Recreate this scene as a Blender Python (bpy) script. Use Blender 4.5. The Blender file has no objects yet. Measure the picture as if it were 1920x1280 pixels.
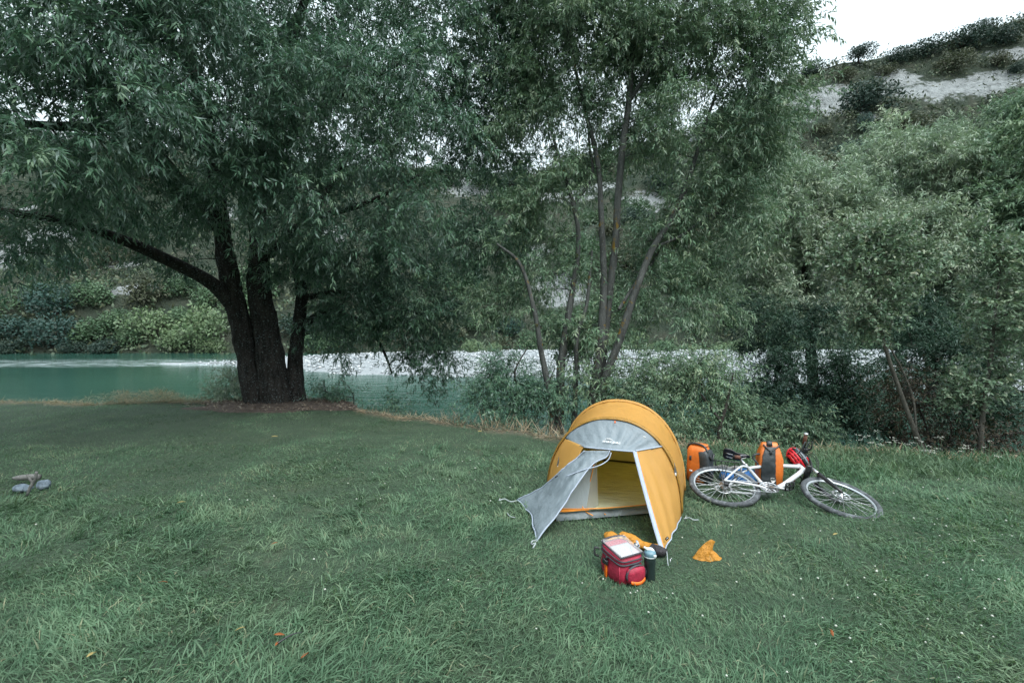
import bpy, math, random
import numpy as np
from mathutils import Vector, Matrix

C = bpy.context.scene
COL = C.collection
rng = np.random.default_rng(7)
random.seed(7)
R = math.radians

# ------------------------------------------------------------------ camera
CAM_H, LENS, PITCH = 1.7, 17.0, R(2.5)
FPX = LENS / 36 * 1920
cam_d = bpy.data.cameras.new('camera'); cam = bpy.data.objects.new('camera', cam_d); COL.objects.link(cam)
cam.location = (0, 0, CAM_H); cam.rotation_euler = (R(90) - PITCH, 0, 0)
cam_d.lens = LENS; cam_d.sensor_width = 36; cam_d.clip_end = 2000; cam_d.clip_start = 0.05
C.camera = cam

# ------------------------------------------------------------------ sky, sun, exposure
world = bpy.data.worlds.new('World'); C.world = world; world.use_nodes = True
wt = world.node_tree; wt.nodes.clear()
SUN_EL, SUN_AZ = R(58), R(150)
sky = wt.nodes.new('ShaderNodeTexSky'); sky.sky_type = 'NISHITA'; sky.sun_disc = False
sky.sun_elevation = SUN_EL; sky.sun_rotation = SUN_AZ; sky.dust_density = 3.0; sky.air_density = 1.0
hsv = wt.nodes.new('ShaderNodeHueSaturation'); hsv.inputs['Saturation'].default_value = 0.16
hsv.inputs['Value'].default_value = 1.0
tint = wt.nodes.new('ShaderNodeMix'); tint.data_type = 'RGBA'; tint.inputs[0].default_value = 0.62
tint.inputs[7].default_value = (8.8, 10.6, 11.4, 1)          # even overcast cloud layer
# soft cloud mottling
tc = wt.nodes.new('ShaderNodeTexCoord'); nz = wt.nodes.new('ShaderNodeTexNoise')
nz.inputs['Scale'].default_value = 2.2; nz.inputs['Detail'].default_value = 4
mr = wt.nodes.new('ShaderNodeMapRange'); mr.inputs[3].default_value = 0.93; mr.inputs[4].default_value = 1.07
sep = wt.nodes.new('ShaderNodeSeparateXYZ'); cie = wt.nodes.new('ShaderNodeMath'); cie.operation = 'MULTIPLY_ADD'; cie.use_clamp = False
cie.inputs[1].default_value = .95; cie.inputs[2].default_value = .46          # overcast: zenith about three times the horizon, even in azimuth
cmax = wt.nodes.new('ShaderNodeMath'); cmax.operation = 'MAXIMUM'; cmax.inputs[1].default_value = .46
cm = wt.nodes.new('ShaderNodeMath'); cm.operation = 'MULTIPLY'
mul = wt.nodes.new('ShaderNodeVectorMath'); mul.operation = 'SCALE'
bg = wt.nodes.new('ShaderNodeBackground'); bg.inputs[1].default_value = 0.1
wo = wt.nodes.new('ShaderNodeOutputWorld')
L = wt.links.new
L(sky.outputs[0], hsv.inputs['Color']); L(hsv.outputs[0], tint.inputs[6])
L(tc.outputs['Generated'], nz.inputs['Vector']); L(nz.outputs[0], mr.inputs[0])
L(tc.outputs['Generated'], sep.inputs[0]); L(sep.outputs['Z'], cie.inputs[0]); L(cie.outputs[0], cmax.inputs[0]); L(cmax.outputs[0], cm.inputs[0]); L(mr.outputs[0], cm.inputs[1])
L(tint.outputs[2], mul.inputs[0]); L(cm.outputs[0], mul.inputs['Scale'])
L(mul.outputs[0], bg.inputs[0]); L(bg.outputs[0], wo.inputs[0])
sun_d = bpy.data.lights.new('sun', 'SUN'); sun_d.energy = 1.5; sun_d.angle = R(40); sun_d.color = (1.0, .97, .93)
sun = bpy.data.objects.new('sun', sun_d); COL.objects.link(sun)
sd = Vector((math.sin(SUN_AZ) * math.cos(SUN_EL), math.cos(SUN_AZ) * math.cos(SUN_EL), math.sin(SUN_EL)))
sun.rotation_euler = sd.to_track_quat('Z', 'Y').to_euler(); sun.location = (0, 0, 30)
C.view_settings.view_transform = 'Standard'; C.view_settings.look = 'None'
C.view_settings.gamma = 1; C.view_settings.use_curve_mapping = False
C.view_settings.exposure = 1.15
C.cycles.max_bounces = 10; C.cycles.diffuse_bounces = 6; C.cycles.glossy_bounces = 2
C.cycles.transmission_bounces = 4; C.cycles.transparent_max_bounces = 12
C.cycles.use_denoising = True

# ------------------------------------------------------------------ helpers
_F = np.array([0, math.cos(PITCH), -math.sin(PITCH)]); _U = np.array([0, math.sin(PITCH), math.cos(PITCH)])
CAMP = np.array([0, 0, CAM_H])
def at(px, py, Y):
    """place in the world that stands at distance Y and is seen at a pixel of the 1920x1280 photograph"""
    d = _F + np.array([(px - 960) / FPX, 0, 0]) - (py - 640) / FPX * _U
    return CAMP + d * (Y / d[1])
def on_ground(px, py, z=0.0):
    d = _F + np.array([(px - 960) / FPX, 0, 0]) - (py - 640) / FPX * _U
    return CAMP + d * ((z - CAM_H) / d[2])

def vnoise(P, freq=1.0, seed=0, octaves=3, gain=.5):
    """value noise, P (N,2) or (N,3) -> about -1..1"""
    P = np.asarray(P, float)
    if P.shape[1] == 2: P = np.c_[P, np.zeros(len(P))]
    out = np.zeros(len(P)); amp = 1.0; tot = 0
    for o in range(octaves):
        Q = P * freq * 2 ** o + 37.1 * (seed + o)
        i = np.floor(Q).astype(np.int64); f = Q - i; f = f * f * (3 - 2 * f)
        acc = np.zeros(len(P))
        for dx in (0, 1):
            for dy in (0, 1):
                for dz in (0, 1):
                    h = ((i[:, 0] + dx) * 374761393 + (i[:, 1] + dy) * 668265263 + (i[:, 2] + dz) * 2147483647 + seed * 974711) & 0xffffffff
                    h = ((h ^ (h >> 13)) * 1274126177) & 0xffffffff
                    h = (h ^ (h >> 16)) & 0xffff
                    w = (f[:, 0] if dx else 1 - f[:, 0]) * (f[:, 1] if dy else 1 - f[:, 1]) * (f[:, 2] if dz else 1 - f[:, 2])
                    acc += w * (h / 32767.5 - 1)
        out += acc * amp; tot += amp; amp *= gain
    return out / tot

def unit(v):
    v = np.asarray(v, float); return v / np.maximum(np.linalg.norm(v, axis=-1, keepdims=True), 1e-9)

class MB:
    """collects vertices and faces, then links them as ONE mesh object"""
    def __init__(s): s.V = []; s.F = []; s.n = 0; s.A = []
    def add(s, V, *Fs, a=None):
        V = np.asarray(V, float).reshape(-1, 3)
        for F in Fs: s.F.append(np.asarray(F, np.int64) + s.n)
        s.V.append(V); s.n += len(V)
        s.A.append(np.zeros(len(V)) if a is None else np.broadcast_to(np.asarray(a, float), (len(V),)))
        return s
    def mesh(s, name, mat, smooth=True):
        V = np.concatenate(s.V).astype(np.float32); me = bpy.data.meshes.new(name)
        me.vertices.add(len(V)); me.vertices.foreach_set('co', V.ravel())
        lv = np.concatenate([f.ravel() for f in s.F]); cnt = np.concatenate([np.full(len(f), f.shape[1]) for f in s.F])
        st = np.concatenate([[0], np.cumsum(cnt)[:-1]])
        me.loops.add(len(lv)); me.loops.foreach_set('vertex_index', lv.astype(np.int32))
        me.polygons.add(len(cnt)); me.polygons.foreach_set('loop_start', st.astype(np.int32))
        me.polygons.foreach_set('loop_total', cnt.astype(np.int32))
        me.polygons.foreach_set('use_smooth', np.full(len(cnt), smooth))
        at_ = me.attributes.new('v', 'FLOAT', 'POINT'); at_.data.foreach_set('value', np.concatenate(s.A).astype(np.float32))
        me.update(calc_edges=True)
        if mat: me.materials.append(mat)
        return me
    def build(s, name, mat, parent=None, smooth=True, **kw):
        o = bpy.data.objects.new(name, s.mesh(name, mat, smooth)); COL.objects.link(o)
        if parent: o.parent = parent
        for k, v in kw.items(): o[k] = v
        return o

def tag(o, label, cat, group=None):
    o['label'] = label; o['category'] = cat
    if group: o['group'] = group
    return o
def empty(name, loc, label=None, cat=None, group=None, parent=None):
    o = bpy.data.objects.new(name, None); COL.objects.link(o); o.location = loc; o.empty_display_size = .05
    if parent: o.parent = parent
    if label: tag(o, label, cat, group)
    bpy.context.view_layer.update()
    return o
def rebase(o, base):
    """parent mesh built in world coordinates to an Empty that stands at its base"""
    for ch in o.children: ch.location = Vector(ch.location) - Vector(base)

def tubes(P, Rr, sides=5):
    """P (N,S,3) polylines, Rr (N,S) radii -> V, quads"""
    P = np.asarray(P, float); Rr = np.asarray(Rr, float); N, S, _ = P.shape
    T = np.empty_like(P); T[:, 1:-1] = P[:, 2:] - P[:, :-2]; T[:, 0] = P[:, 1] - P[:, 0]; T[:, -1] = P[:, -1] - P[:, -2]
    T = unit(T)
    ref = np.where(np.abs(unit(P[:, -1] - P[:, 0])[:, 2:3]) > .8, np.array([[1., 0, 0]]), np.array([[0, 0, 1.]]))[:, None, :]
    A = unit(np.cross(T, np.broadcast_to(ref, T.shape))); B = np.cross(T, A)
    th = np.linspace(0, 2 * np.pi, sides, endpoint=False)
    V = P[:, :, None] + Rr[:, :, None, None] * (np.cos(th)[None, None, :, None] * A[:, :, None] + np.sin(th)[None, None, :, None] * B[:, :, None])
    idx = np.arange(N * S * sides).reshape(N, S, sides)
    a = idx[:, :-1]; b = idx[:, 1:]
    F = np.stack([a, np.roll(a, -1, 2), np.roll(b, -1, 2), b], -1).reshape(-1, 4)
    return V.reshape(-1, 3), F
def smooth_path(pts, n):
    """Catmull-Rom through points"""
    pts = np.asarray(pts, float); k = len(pts)
    if k == 2: return pts[0] + (pts[1] - pts[0]) * np.linspace(0, 1, n)[:, None]
    Q = np.vstack([2 * pts[0] - pts[1], pts, 2 * pts[-1] - pts[-2]])
    t = np.linspace(0, k - 1 - 1e-6, n); i = t.astype(int); f = (t - i)[:, None]
    a, b, c, d = Q[i], Q[i + 1], Q[i + 2], Q[i + 3]
    return .5 * (2 * b + (c - a) * f + (2 * a - 5 * b + 4 * c - d) * f ** 2 + (3 * b - a - 3 * c + d) * f ** 3)
def tube(mb, pts, r, sides=8, n=None, smooth=False, cap=True, a=None):
    pts = np.asarray(pts, float)
    if smooth or n: 
        n = n or 4 * len(pts); rr = np.interp(np.linspace(0, 1, n), np.linspace(0, 1, len(np.atleast_1d(r))), np.atleast_1d(r)) if np.ndim(r) else np.full(n, r)
        pts = smooth_path(pts, n)
    else: rr = np.broadcast_to(np.asarray(r, float), (len(pts),))
    V, F = tubes(pts[None], rr[None], sides); n = len(pts)
    mb.add(V, F, a=a)
    if cap:
        base = mb.n - len(V)
        for ring, c, rev in ((0, pts[0], 1), (n - 1, pts[-1], 0)):
            ids = np.arange(sides) + ring * sides
            k = len(V) + (0 if ring == 0 else 1)
            mb.V.append(c[None]); mb.A.append(np.zeros(1)); mb.n += 1
            ids2 = np.roll(ids, -1)
            tri = np.stack([ids2, ids, np.full(sides, k)], -1) if rev else np.stack([ids, ids2, np.full(sides, k)], -1)
            mb.F.append(tri + base)
    return mb
def grid_faces(nu, nv, wrap_u=False):
    idx = np.arange(nu * nv).reshape(nu, nv)
    a = idx if wrap_u else idx[:-1]; b = np.roll(idx, -1, 0) if wrap_u else idx[1:]
    return np.stack([a[:, :-1], b[:, :-1], b[:, 1:], a[:, 1:]], -1).reshape(-1, 4)
def sheet(mb, G, a=None):
    G = np.asarray(G, float); nu, nv = G.shape[:2]
    return mb.add(G.reshape(-1, 3), grid_faces(nu, nv), a=None if a is None else np.asarray(a).ravel())
def box(mb, c, size, M=None, bev=.0):
    """box with chamfered edges (a rounded loft), c centre, size full lengths, M columns = axes"""
    sx, sy, sz = np.asarray(size) / 2; b = bev or min(size) * .12
    def ring(x, y, z):
        k = b
        return [(x - k, -y, z), (x, -y + k, z), (x, y - k, z), (x - k, y, z), (-x + k, y, z), (-x, y - k, z), (-x, -y + k, z), (-x + k, -y, z)]
    V = ring(sx - b * .7, sy - b * .7, -sz) + ring(sx, sy, -sz + b) + ring(sx, sy, sz - b) + ring(sx - b * .7, sy - b * .7, sz)
    V = np.array(V)
    F = [[r * 8 + i, r * 8 + (i + 1) % 8, (r + 1) * 8 + (i + 1) % 8, (r + 1) * 8 + i] for r in range(3) for i in range(8)]
    caps = np.array([[7, 6, 5, 4, 3, 2, 1, 0], [24, 25, 26, 27, 28, 29, 30, 31]])
    if M is not None: V = V @ np.asarray(M).T
    return mb.add(V + np.asarray(c), F, caps)
def lathe(mb, prof, o=(0, 0, 0), sides=24, M=None, cap=True):
    prof = np.asarray(prof, float); th = np.linspace(0, 2 * np.pi, sides, endpoint=False)
    G = np.stack([prof[None, :, 0] * np.cos(th)[:, None], prof[None, :, 0] * np.sin(th)[:, None], np.broadcast_to(prof[:, 1], (sides, len(prof)))], -1)
    V = G.reshape(-1, 3)
    if M is not None: V = V @ np.asarray(M).T
    F = grid_faces(sides, len(prof), True)
    caps = []
    if cap and prof[0, 0] > 1e-4: caps.append(np.arange(sides)[::-1] * len(prof))
    if cap and prof[-1, 0] > 1e-4: caps.append(np.arange(sides) * len(prof) + len(prof) - 1)
    return mb.add(V + np.asarray(o), F, *[np.array([c]) for c in caps])
def loft(mb, secs, sides=32, p=4.0, cap=True, fn=None):
    """secs: (cx,cy,z,hx,hy[,p]) superellipse sections along z"""
    th = np.linspace(0, 2 * np.pi, sides, endpoint=False); G = []
    for s in secs:
        q = s[5] if len(s) > 5 else p
        c, sn = np.cos(th), np.sin(th)
        x = np.sign(c) * np.abs(c) ** (2 / q); y = np.sign(sn) * np.abs(sn) ** (2 / q)
        G.append(np.stack([s[0] + s[3] * x, s[1] + s[4] * y, np.full(sides, s[2])], -1))
    G = np.array(G).transpose(1, 0, 2); V = G.reshape(-1, 3)
    if fn is not None: V = fn(V)
    n = len(secs)
    caps = [np.array([np.arange(sides)[::-1] * n]), np.array([np.arange(sides) * n + n - 1])] if cap else []
    return mb.add(V, grid_faces(sides, n, True), *caps)
def rotz(a): c, s = math.cos(a), math.sin(a); return np.array([[c, -s, 0], [s, c, 0], [0, 0, 1.]])
def rot_axis(k, a):
    return np.array(Matrix.Rotation(a, 3, Vector(k)))

# ------------------------------------------------------------------ materials
def new_mat(name):
    m = bpy.data.materials.new(name); m.use_nodes = True; t = m.node_tree
    return m, t, t.nodes['Principled BSDF'], t.nodes['Material Output']
def ramp(t, stops, interp='LINEAR'):
    r = t.nodes.new('ShaderNodeValToRGB'); r.color_ramp.interpolation = interp
    e = r.color_ramp.elements
    while len(e) < len(stops): e.new(.5)
    for k, (p, c) in enumerate(stops): e[k].position = p; e[k].color = (*c, 1)
    return r
def noise(t, scale, detail=4, rough=.55, coord='Object', stretch=None):
    n = t.nodes.new('ShaderNodeTexNoise'); n.inputs['Scale'].default_value = scale; n.inputs['Detail'].default_value = detail
    n.inputs['Roughness'].default_value = rough
    g = t.nodes.new('ShaderNodeTexCoord')
    if stretch:
        mp = t.nodes.new('ShaderNodeMapping'); mp.inputs['Scale'].default_value = stretch
        t.links.new(g.outputs[coord], mp.inputs[0]); t.links.new(mp.outputs[0], n.inputs['Vector'])
    else: t.links.new(g.outputs[coord], n.inputs['Vector'])
    return n
def bump(t, src, strength, dist, b):
    bp = t.nodes.new('ShaderNodeBump'); bp.inputs['Strength'].default_value = strength; bp.inputs['Distance'].default_value = dist
    t.links.new(src, bp.inputs['Height']); t.links.new(bp.outputs[0], b.inputs['Normal']); return bp
def mix(t, f, a, b, mode='MIX'):
    m = t.nodes.new('ShaderNodeMix'); m.data_type = 'RGBA'; m.blend_type = mode
    for i, v in ((0, f), (6, a), (7, b)):
        if hasattr(v, 'is_linked') or hasattr(v, 'links'): t.links.new(v, m.inputs[i])
        elif i == 0: m.inputs[0].default_value = v
        else: m.inputs[i].default_value = (*v, 1)
    return m.outputs[2]
def attr(t, name='v'):
    a = t.nodes.new('ShaderNodeAttribute'); a.attribute_name = name; return a.outputs['Fac']

def leaf_mat(name, cols, under, trans=.16, rough=.5, spec=.24):
    m, t, b, o = new_mat(name)
    r = ramp(t, [(i / (len(cols) - 1), c) for i, c in enumerate(cols)]); t.links.new(attr(t), r.inputs[0])
    n = noise(t, .7, 2); rr = ramp(t, [(.3, (.78, .8, .8)), (.7, (1.18, 1.15, 1.08))]); t.links.new(n.outputs[0], rr.inputs[0])
    c1 = mix(t, 1.0, r.outputs[0], rr.outputs[0], 'MULTIPLY')
    g = t.nodes.new('ShaderNodeNewGeometry')
    c2 = mix(t, g.outputs['Backfacing'], c1, under)
    t.links.new(c2, b.inputs['Base Color']); b.inputs['Roughness'].default_value = rough
    b.inputs['Specular IOR Level'].default_value = spec
    tr = t.nodes.new('ShaderNodeBsdfTranslucent'); t.links.new(mix(t, 1.0, c1, (1.0, 1.15, .7), 'MULTIPLY'), tr.inputs[0])
    ms = t.nodes.new('ShaderNodeMixShader'); ms.inputs[0].default_value = trans
    t.links.new(b.outputs[0], ms.inputs[1]); t.links.new(tr.outputs[0], ms.inputs[2]); t.links.new(ms.outputs[0], o.inputs[0])
    return m
def plain(name, col, rough=.5, metal=0., var=.12, scale=30, bmp=0., spec=.5, dirt=None):
    m, t, b, o = new_mat(name); n = noise(t, scale, 5)
    lo = tuple(c * (1 - var) for c in col); hi = tuple(min(1, c * (1 + var)) for c in col)
    r = ramp(t, [(.3, lo), (.7, hi)]); t.links.new(n.outputs[0], r.inputs[0]); out = r.outputs[0]
    if dirt:
        n2 = noise(t, scale * .35, 6, .65); r2 = ramp(t, [(.5, (0, 0, 0)), (.72, (1, 1, 1))]); t.links.new(n2.outputs[0], r2.inputs[0])
        out = mix(t, r2.outputs[0], out, dirt)
    t.links.new(out, b.inputs['Base Color'])
    b.inputs['Roughness'].default_value = rough; b.inputs['Metallic'].default_value = metal; b.inputs['Specular IOR Level'].default_value = spec
    if bmp: bump(t, n.outputs[0], bmp, .01, b)
    return m
def fabric(name, col, trans=.35, rough=.55, wr=.5, scale=14, var=.08, stretch=(1, 1, .25), sheen=.0, tcol=None):
    """thin coated nylon: wrinkled, lets light through"""
    m, t, b, o = new_mat(name); n = noise(t, scale, 6, .6, stretch=stretch); n2 = noise(t, 420, 1)
    lo = tuple(c * (1 - var) for c in col); hi = tuple(min(1, c * (1 + var)) for c in col)
    r = ramp(t, [(.3, lo), (.7, hi)]); t.links.new(n.outputs[0], r.inputs[0]); t.links.new(r.outputs[0], b.inputs['Base Color'])
    b.inputs['Roughness'].default_value = rough
    bp = bump(t, n.outputs[0], wr, .03, b)
    if trans:
        tr = t.nodes.new('ShaderNodeBsdfTranslucent'); tr.inputs[0].default_value = (*(tcol or col), 1)
        t.links.new(bp.outputs[0], tr.inputs['Normal'])
        ms = t.nodes.new('ShaderNodeMixShader'); ms.inputs[0].default_value = trans
        t.links.new(b.outputs[0], ms.inputs[1]); t.links.new(tr.outputs[0], ms.inputs[2]); t.links.new(ms.outputs[0], o.inputs[0])
    return m

M = {}
M['willow_leaf'] = leaf_mat('willow_leaf', [(0.041, 0.094, 0.069), (0.065, 0.141, 0.093), (0.099, 0.188, 0.124), (0.175, 0.257, 0.183)], (0.196, 0.27, 0.239))
M['young_willow_leaf'] = leaf_mat('young_willow_leaf', [(0.073, 0.134, 0.091), (0.109, 0.191, 0.122), (0.16, 0.243, 0.152), (0.255, 0.314, 0.212)], (0.263, 0.332, 0.261))
M['sage_leaf'] = leaf_mat('sage_leaf', [(0.138, 0.205, 0.148), (0.203, 0.284, 0.205), (0.269, 0.343, 0.249), (0.363, 0.409, 0.318)], (0.377, 0.422, 0.369))
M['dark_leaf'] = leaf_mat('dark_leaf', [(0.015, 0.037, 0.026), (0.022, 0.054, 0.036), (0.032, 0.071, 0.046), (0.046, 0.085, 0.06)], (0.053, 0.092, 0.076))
M['sapling_leaf'] = leaf_mat('sapling_leaf', [(0.073, 0.129, 0.084), (0.112, 0.187, 0.119), (0.164, 0.235, 0.157), (0.272, 0.291, 0.218)], (0.272, 0.306, 0.263))
M['bluish_bush_leaf'] = leaf_mat('bluish_bush_leaf', [(0.022, 0.056, 0.049), (0.031, 0.072, 0.063), (0.042, 0.086, 0.073)], (0.06, 0.09, 0.076), trans=.15)
M['green_bush_leaf'] = leaf_mat('green_bush_leaf', [(0.05, 0.098, 0.055), (0.072, 0.132, 0.072), (0.099, 0.161, 0.088)], (0.099, 0.149, 0.099), trans=.15)
M['pale_bush_leaf'] = leaf_mat('pale_bush_leaf', [(0.094, 0.149, 0.083), (0.127, 0.19, 0.099), (0.165, 0.218, 0.121)], (0.165, 0.218, 0.143), trans=.15)
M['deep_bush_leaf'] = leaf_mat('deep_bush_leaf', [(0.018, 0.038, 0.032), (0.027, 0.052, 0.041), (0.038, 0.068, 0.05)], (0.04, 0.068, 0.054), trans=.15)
M['olive_bush_leaf'] = leaf_mat('olive_bush_leaf', [(.05, .062, .04), (.07, .085, .052), (.09, .10, .065)], (.09, .10, .07), trans=.15)
M['brown_leaf'] = leaf_mat('brown_leaf', [(0.03, 0.025, 0.019), (0.048, 0.038, 0.026), (0.072, 0.059, 0.038)], (0.06, 0.052, 0.038), trans=.2)
M['dry_leaf_orange'] = leaf_mat('dry_leaf_orange', [(0.252, 0.084, 0.027), (0.21, 0.07, 0.027)], (0.24, 0.105, 0.054), trans=.1)
M['dry_leaf_yellow'] = leaf_mat('dry_leaf_yellow', [(0.338, 0.27, 0.096), (0.3, 0.247, 0.128)], (0.338, 0.285, 0.16), trans=.1)
def grass_mat(name, cols, dead):
    m, t, b, o = new_mat(name)
    r = ramp(t, [(i / (len(cols) - 1), c) for i, c in enumerate(cols)]); t.links.new(attr(t), r.inputs[0])
    n = noise(t, .75, 6, .65); rr = ramp(t, [(.46, (0, 0, 0)), (.66, (1, 1, 1))]); t.links.new(n.outputs[0], rr.inputs[0])
    n2 = noise(t, 2.3, 4, .6); rr2 = ramp(t, [(.32, (.62, .70, .68)), (.68, (1.25, 1.2, 1.15))]); t.links.new(n2.outputs[0], rr2.inputs[0])
    k = t.nodes.new('ShaderNodeMath'); k.operation = 'MULTIPLY'; t.links.new(rr.outputs[0], k.inputs[0]); k.inputs[1].default_value = .28
    c = mix(t, k.outputs[0], r.outputs[0], dead); c = mix(t, 1., c, rr2.outputs[0], 'MULTIPLY')
    t.links.new(c, b.inputs['Base Color']); b.inputs['Roughness'].default_value = .6; b.inputs['Specular IOR Level'].default_value = .14
    tr = t.nodes.new('ShaderNodeBsdfTranslucent'); t.links.new(mix(t, 1., c, (1., 1.1, .75), 'MULTIPLY'), tr.inputs[0])
    ms = t.nodes.new('ShaderNodeMixShader'); ms.inputs[0].default_value = .35
    t.links.new(b.outputs[0], ms.inputs[1]); t.links.new(tr.outputs[0], ms.inputs[2]); t.links.new(ms.outputs[0], o.inputs[0])
    return m
M['grass'] = grass_mat('grass', [(.062, .132, .078), (.098, .182, .112), (.145, .238, .156), (.18, .275, .18), (.30, .29, .20)], (.20, .20, .14))
M['dry_grass'] = leaf_mat('dry_grass', [(.26, .20, .14), (.36, .29, .21), (.45, .38, .29), (.2, .16, .11)], (.35, .29, .22), trans=.25, rough=.7, spec=.2)
def bark_mat(name, dark, light, lichen, lich_amt=.62, scale=9, orange=None):
    m, t, b, o = new_mat(name)
    n = noise(t, scale, 8, .65, stretch=(1, 1, .22)); r = ramp(t, [(.32, dark), (.68, light)]); t.links.new(n.outputs[0], r.inputs[0])
    n2 = noise(t, 34, 5, .7); r2 = ramp(t, [(lich_amt, (0, 0, 0)), (lich_amt + .05, (1, 1, 1))]); t.links.new(n2.outputs[0], r2.inputs[0])
    c = mix(t, r2.outputs[0], r.outputs[0], lichen)
    if orange:
        n3 = noise(t, 5, 5, .7); r3 = ramp(t, [(.60, (0, 0, 0)), (.66, (1, 1, 1))]); t.links.new(n3.outputs[0], r3.inputs[0]); c = mix(t, r3.outputs[0], c, orange)
    t.links.new(c, b.inputs['Base Color']); b.inputs['Roughness'].default_value = .9; b.inputs['Specular IOR Level'].default_value = .2
    bump(t, n.outputs[0], 1.0, .04, b)
    return m
M['willow_bark'] = bark_mat('willow_bark', (.007, .0065, .006), (.052, .047, .043), (.13, .165, .17), .575, 14)
M['grey_bark'] = bark_mat('grey_bark', (.034, .037, .036), (.10, .106, .102), (.17, .185, .175), .60, 12, (.17, .11, .02))
M['dark_bark'] = bark_mat('dark_bark', (.018, .016, .014), (.055, .05, .045), (.10, .11, .10), .68)
M['sapling_bark'] = bark_mat('sapling_bark', (.06, .058, .05), (.125, .12, .105), (.17, .165, .145), .7, 14)

# ------------------------------------------------------------------ the ground
EDGE = np.array([(-60, 13.0), (-25, 11.6), (-14, 10.5), (-10, 10.0), (-7.6, 9.8), (-6.2, 10.4), (-5.0, 10.75), (-3.7, 10.4), (-2.9, 9.25), (-2.0, 8.5), (-1.0, 7.95), (-.2, 7.5), (.67, 6.95), (2, 6.5), (4.05, 6.3), (6.0, 5.95), (9, 5.5), (14, 4.6), (25, 3.0), (60, -3)])
WATER_Z = -1.2
def edge_y(x): return np.interp(x, EDGE[:, 0], EDGE[:, 1]) + .10 * np.sin(np.asarray(x) * 3.1) + .06 * np.sin(np.asarray(x) * 7.7 + 1)
def lawn_z(x, y):
    x = np.asarray(x, float); y = np.asarray(y, float)
    z = .012 * np.sin(x * 2.1 + .5 * y) + .010 * np.sin(y * 2.7 - x)
    d = y - edge_y(x)
    return z - np.where(d > 0, 2.0 * (1 - np.exp(-np.maximum(d, 0) * .75)), 0)

def lawn_sheet():
    xs = np.concatenate([np.linspace(-60, -13, 30), np.linspace(-12.6, 12.6, 150), np.linspace(13, 60, 30)])
    us = np.concatenate([np.linspace(0, 1, 60), 1 + np.linspace(.01, .5, 26)])
    X, Uu = np.meshgrid(xs, us, indexing='ij'); E = edge_y(X)
    Y = np.where(Uu <= 1, -30 + (E + 30) * Uu ** .55, E + (Uu - 1) * 6.0)
    Z = lawn_z(X, Y) + .012 * vnoise(np.c_[X.ravel(), Y.ravel()], 2.5, 3).reshape(X.shape)
    d = (Y - E); a = np.clip((d + .35) / .5, 0, 1)
    m, t, b, o = new_mat('lawn_ground')
    n = noise(t, 3, 8, .7); r = ramp(t, [(.3, (.026, .050, .028)), (.55, (.040, .072, .040)), (.75, (.066, .080, .050))]); t.links.new(n.outputs[0], r.inputs[0])
    n2 = noise(t, 45, 5, .7); rr = ramp(t, [(.3, (.6, .6, .6)), (.7, (1.3, 1.3, 1.3))]); t.links.new(n2.outputs[0], rr.inputs[0])
    c = mix(t, 1., r.outputs[0], rr.outputs[0], 'MULTIPLY')
    n3 = noise(t, 12, 6, .7); r3 = ramp(t, [(.3, (.16, .13, .10)), (.7, (.36, .31, .25))]); t.links.new(n3.outputs[0], r3.inputs[0])
    t.links.new(mix(t, attr(t), c, r3.outputs[0]), b.inputs['Base Color']); b.inputs['Roughness'].default_value = .95
    bump(t, n2.outputs[0], .8, .03, b)
    sheet(MB(), np.stack([X, Y, Z], -1), a).build('lawn', m, kind='structure')
lawn_sheet()

def terrain_sheet():
    m = plain('riverbed_mat', (.14, .13, .11), .9, scale=.5)
    xs = np.linspace(-900, 900, 40); ys = np.linspace(-400, 1400, 40); X, Y = np.meshgrid(xs, ys, indexing='ij')
    sheet(MB(), np.stack([X, Y, np.full_like(X, -3.2)], -1)).build('riverbed', m, kind='structure')
terrain_sheet()

# soil under the big willow
def soil():
    m, t, b, o = new_mat('bare_soil_mat'); n = noise(t, 9, 8, .75); r = ramp(t, [(.3, (.05, .036, .030)), (.55, (.10, .075, .062)), (.75, (.17, .135, .115))]); t.links.new(n.outputs[0], r.inputs[0])
    t.links.new(r.outputs[0], b.inputs['Base Color']); b.inputs['Roughness'].default_value = .95; bump(t, n.outputs[0], 1., .06, b)
    cx, cy = -4.45, 9.72
    th = np.linspace(0, 2 * np.pi, 72, endpoint=False); rr = np.linspace(.02, 1, 14)
    TH, RR = np.meshgrid(th, rr, indexing='ij')
    wob = 1 + .16 * np.sin(3 * TH + 1) + .1 * np.sin(7 * TH) + .06 * np.sin(13 * TH + 2)
    X = cx + 2.25 * RR * wob * np.cos(TH); Y = cy + (.82 * wob) * RR * np.sin(TH) - .08 * (X - cx)
    Z = lawn_z(X, Y) + .035 * (1 - RR ** 4) + .012 * vnoise(np.c_[X.ravel(), Y.ravel()], 5, 9).reshape(X.shape)
    V = np.stack([X, Y, Z], -1)
    MB().add(V.reshape(-1, 3), grid_faces(72, 14, True)).build('bare_soil', m, kind='structure')
    # litter: bark chips, twigs and dead leaves
    N = 1500; a = rng.uniform(0, 2 * np.pi, N); q = np.sqrt(rng.uniform(0, 1, N))
    x = cx + 2.3 * q * np.cos(a); y = cy + .85 * q * np.sin(a) - .08 * (x - cx)
    P = np.c_[x, y, lawn_z(x, y) + .045]
    mb = MB(); leaves(mb, P, unit(np.c_[rng.normal(size=(N, 2)), rng.normal(0, .25, N)]), unit(np.c_[rng.normal(0, .4, (N, 2)), np.ones(N)]), rng.uniform(.04, .11, N), rng.uniform(.01, .03, N), rng.random(N), .1)
    mb.build('leaf_litter', M['litter'], kind='stuff')

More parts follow.
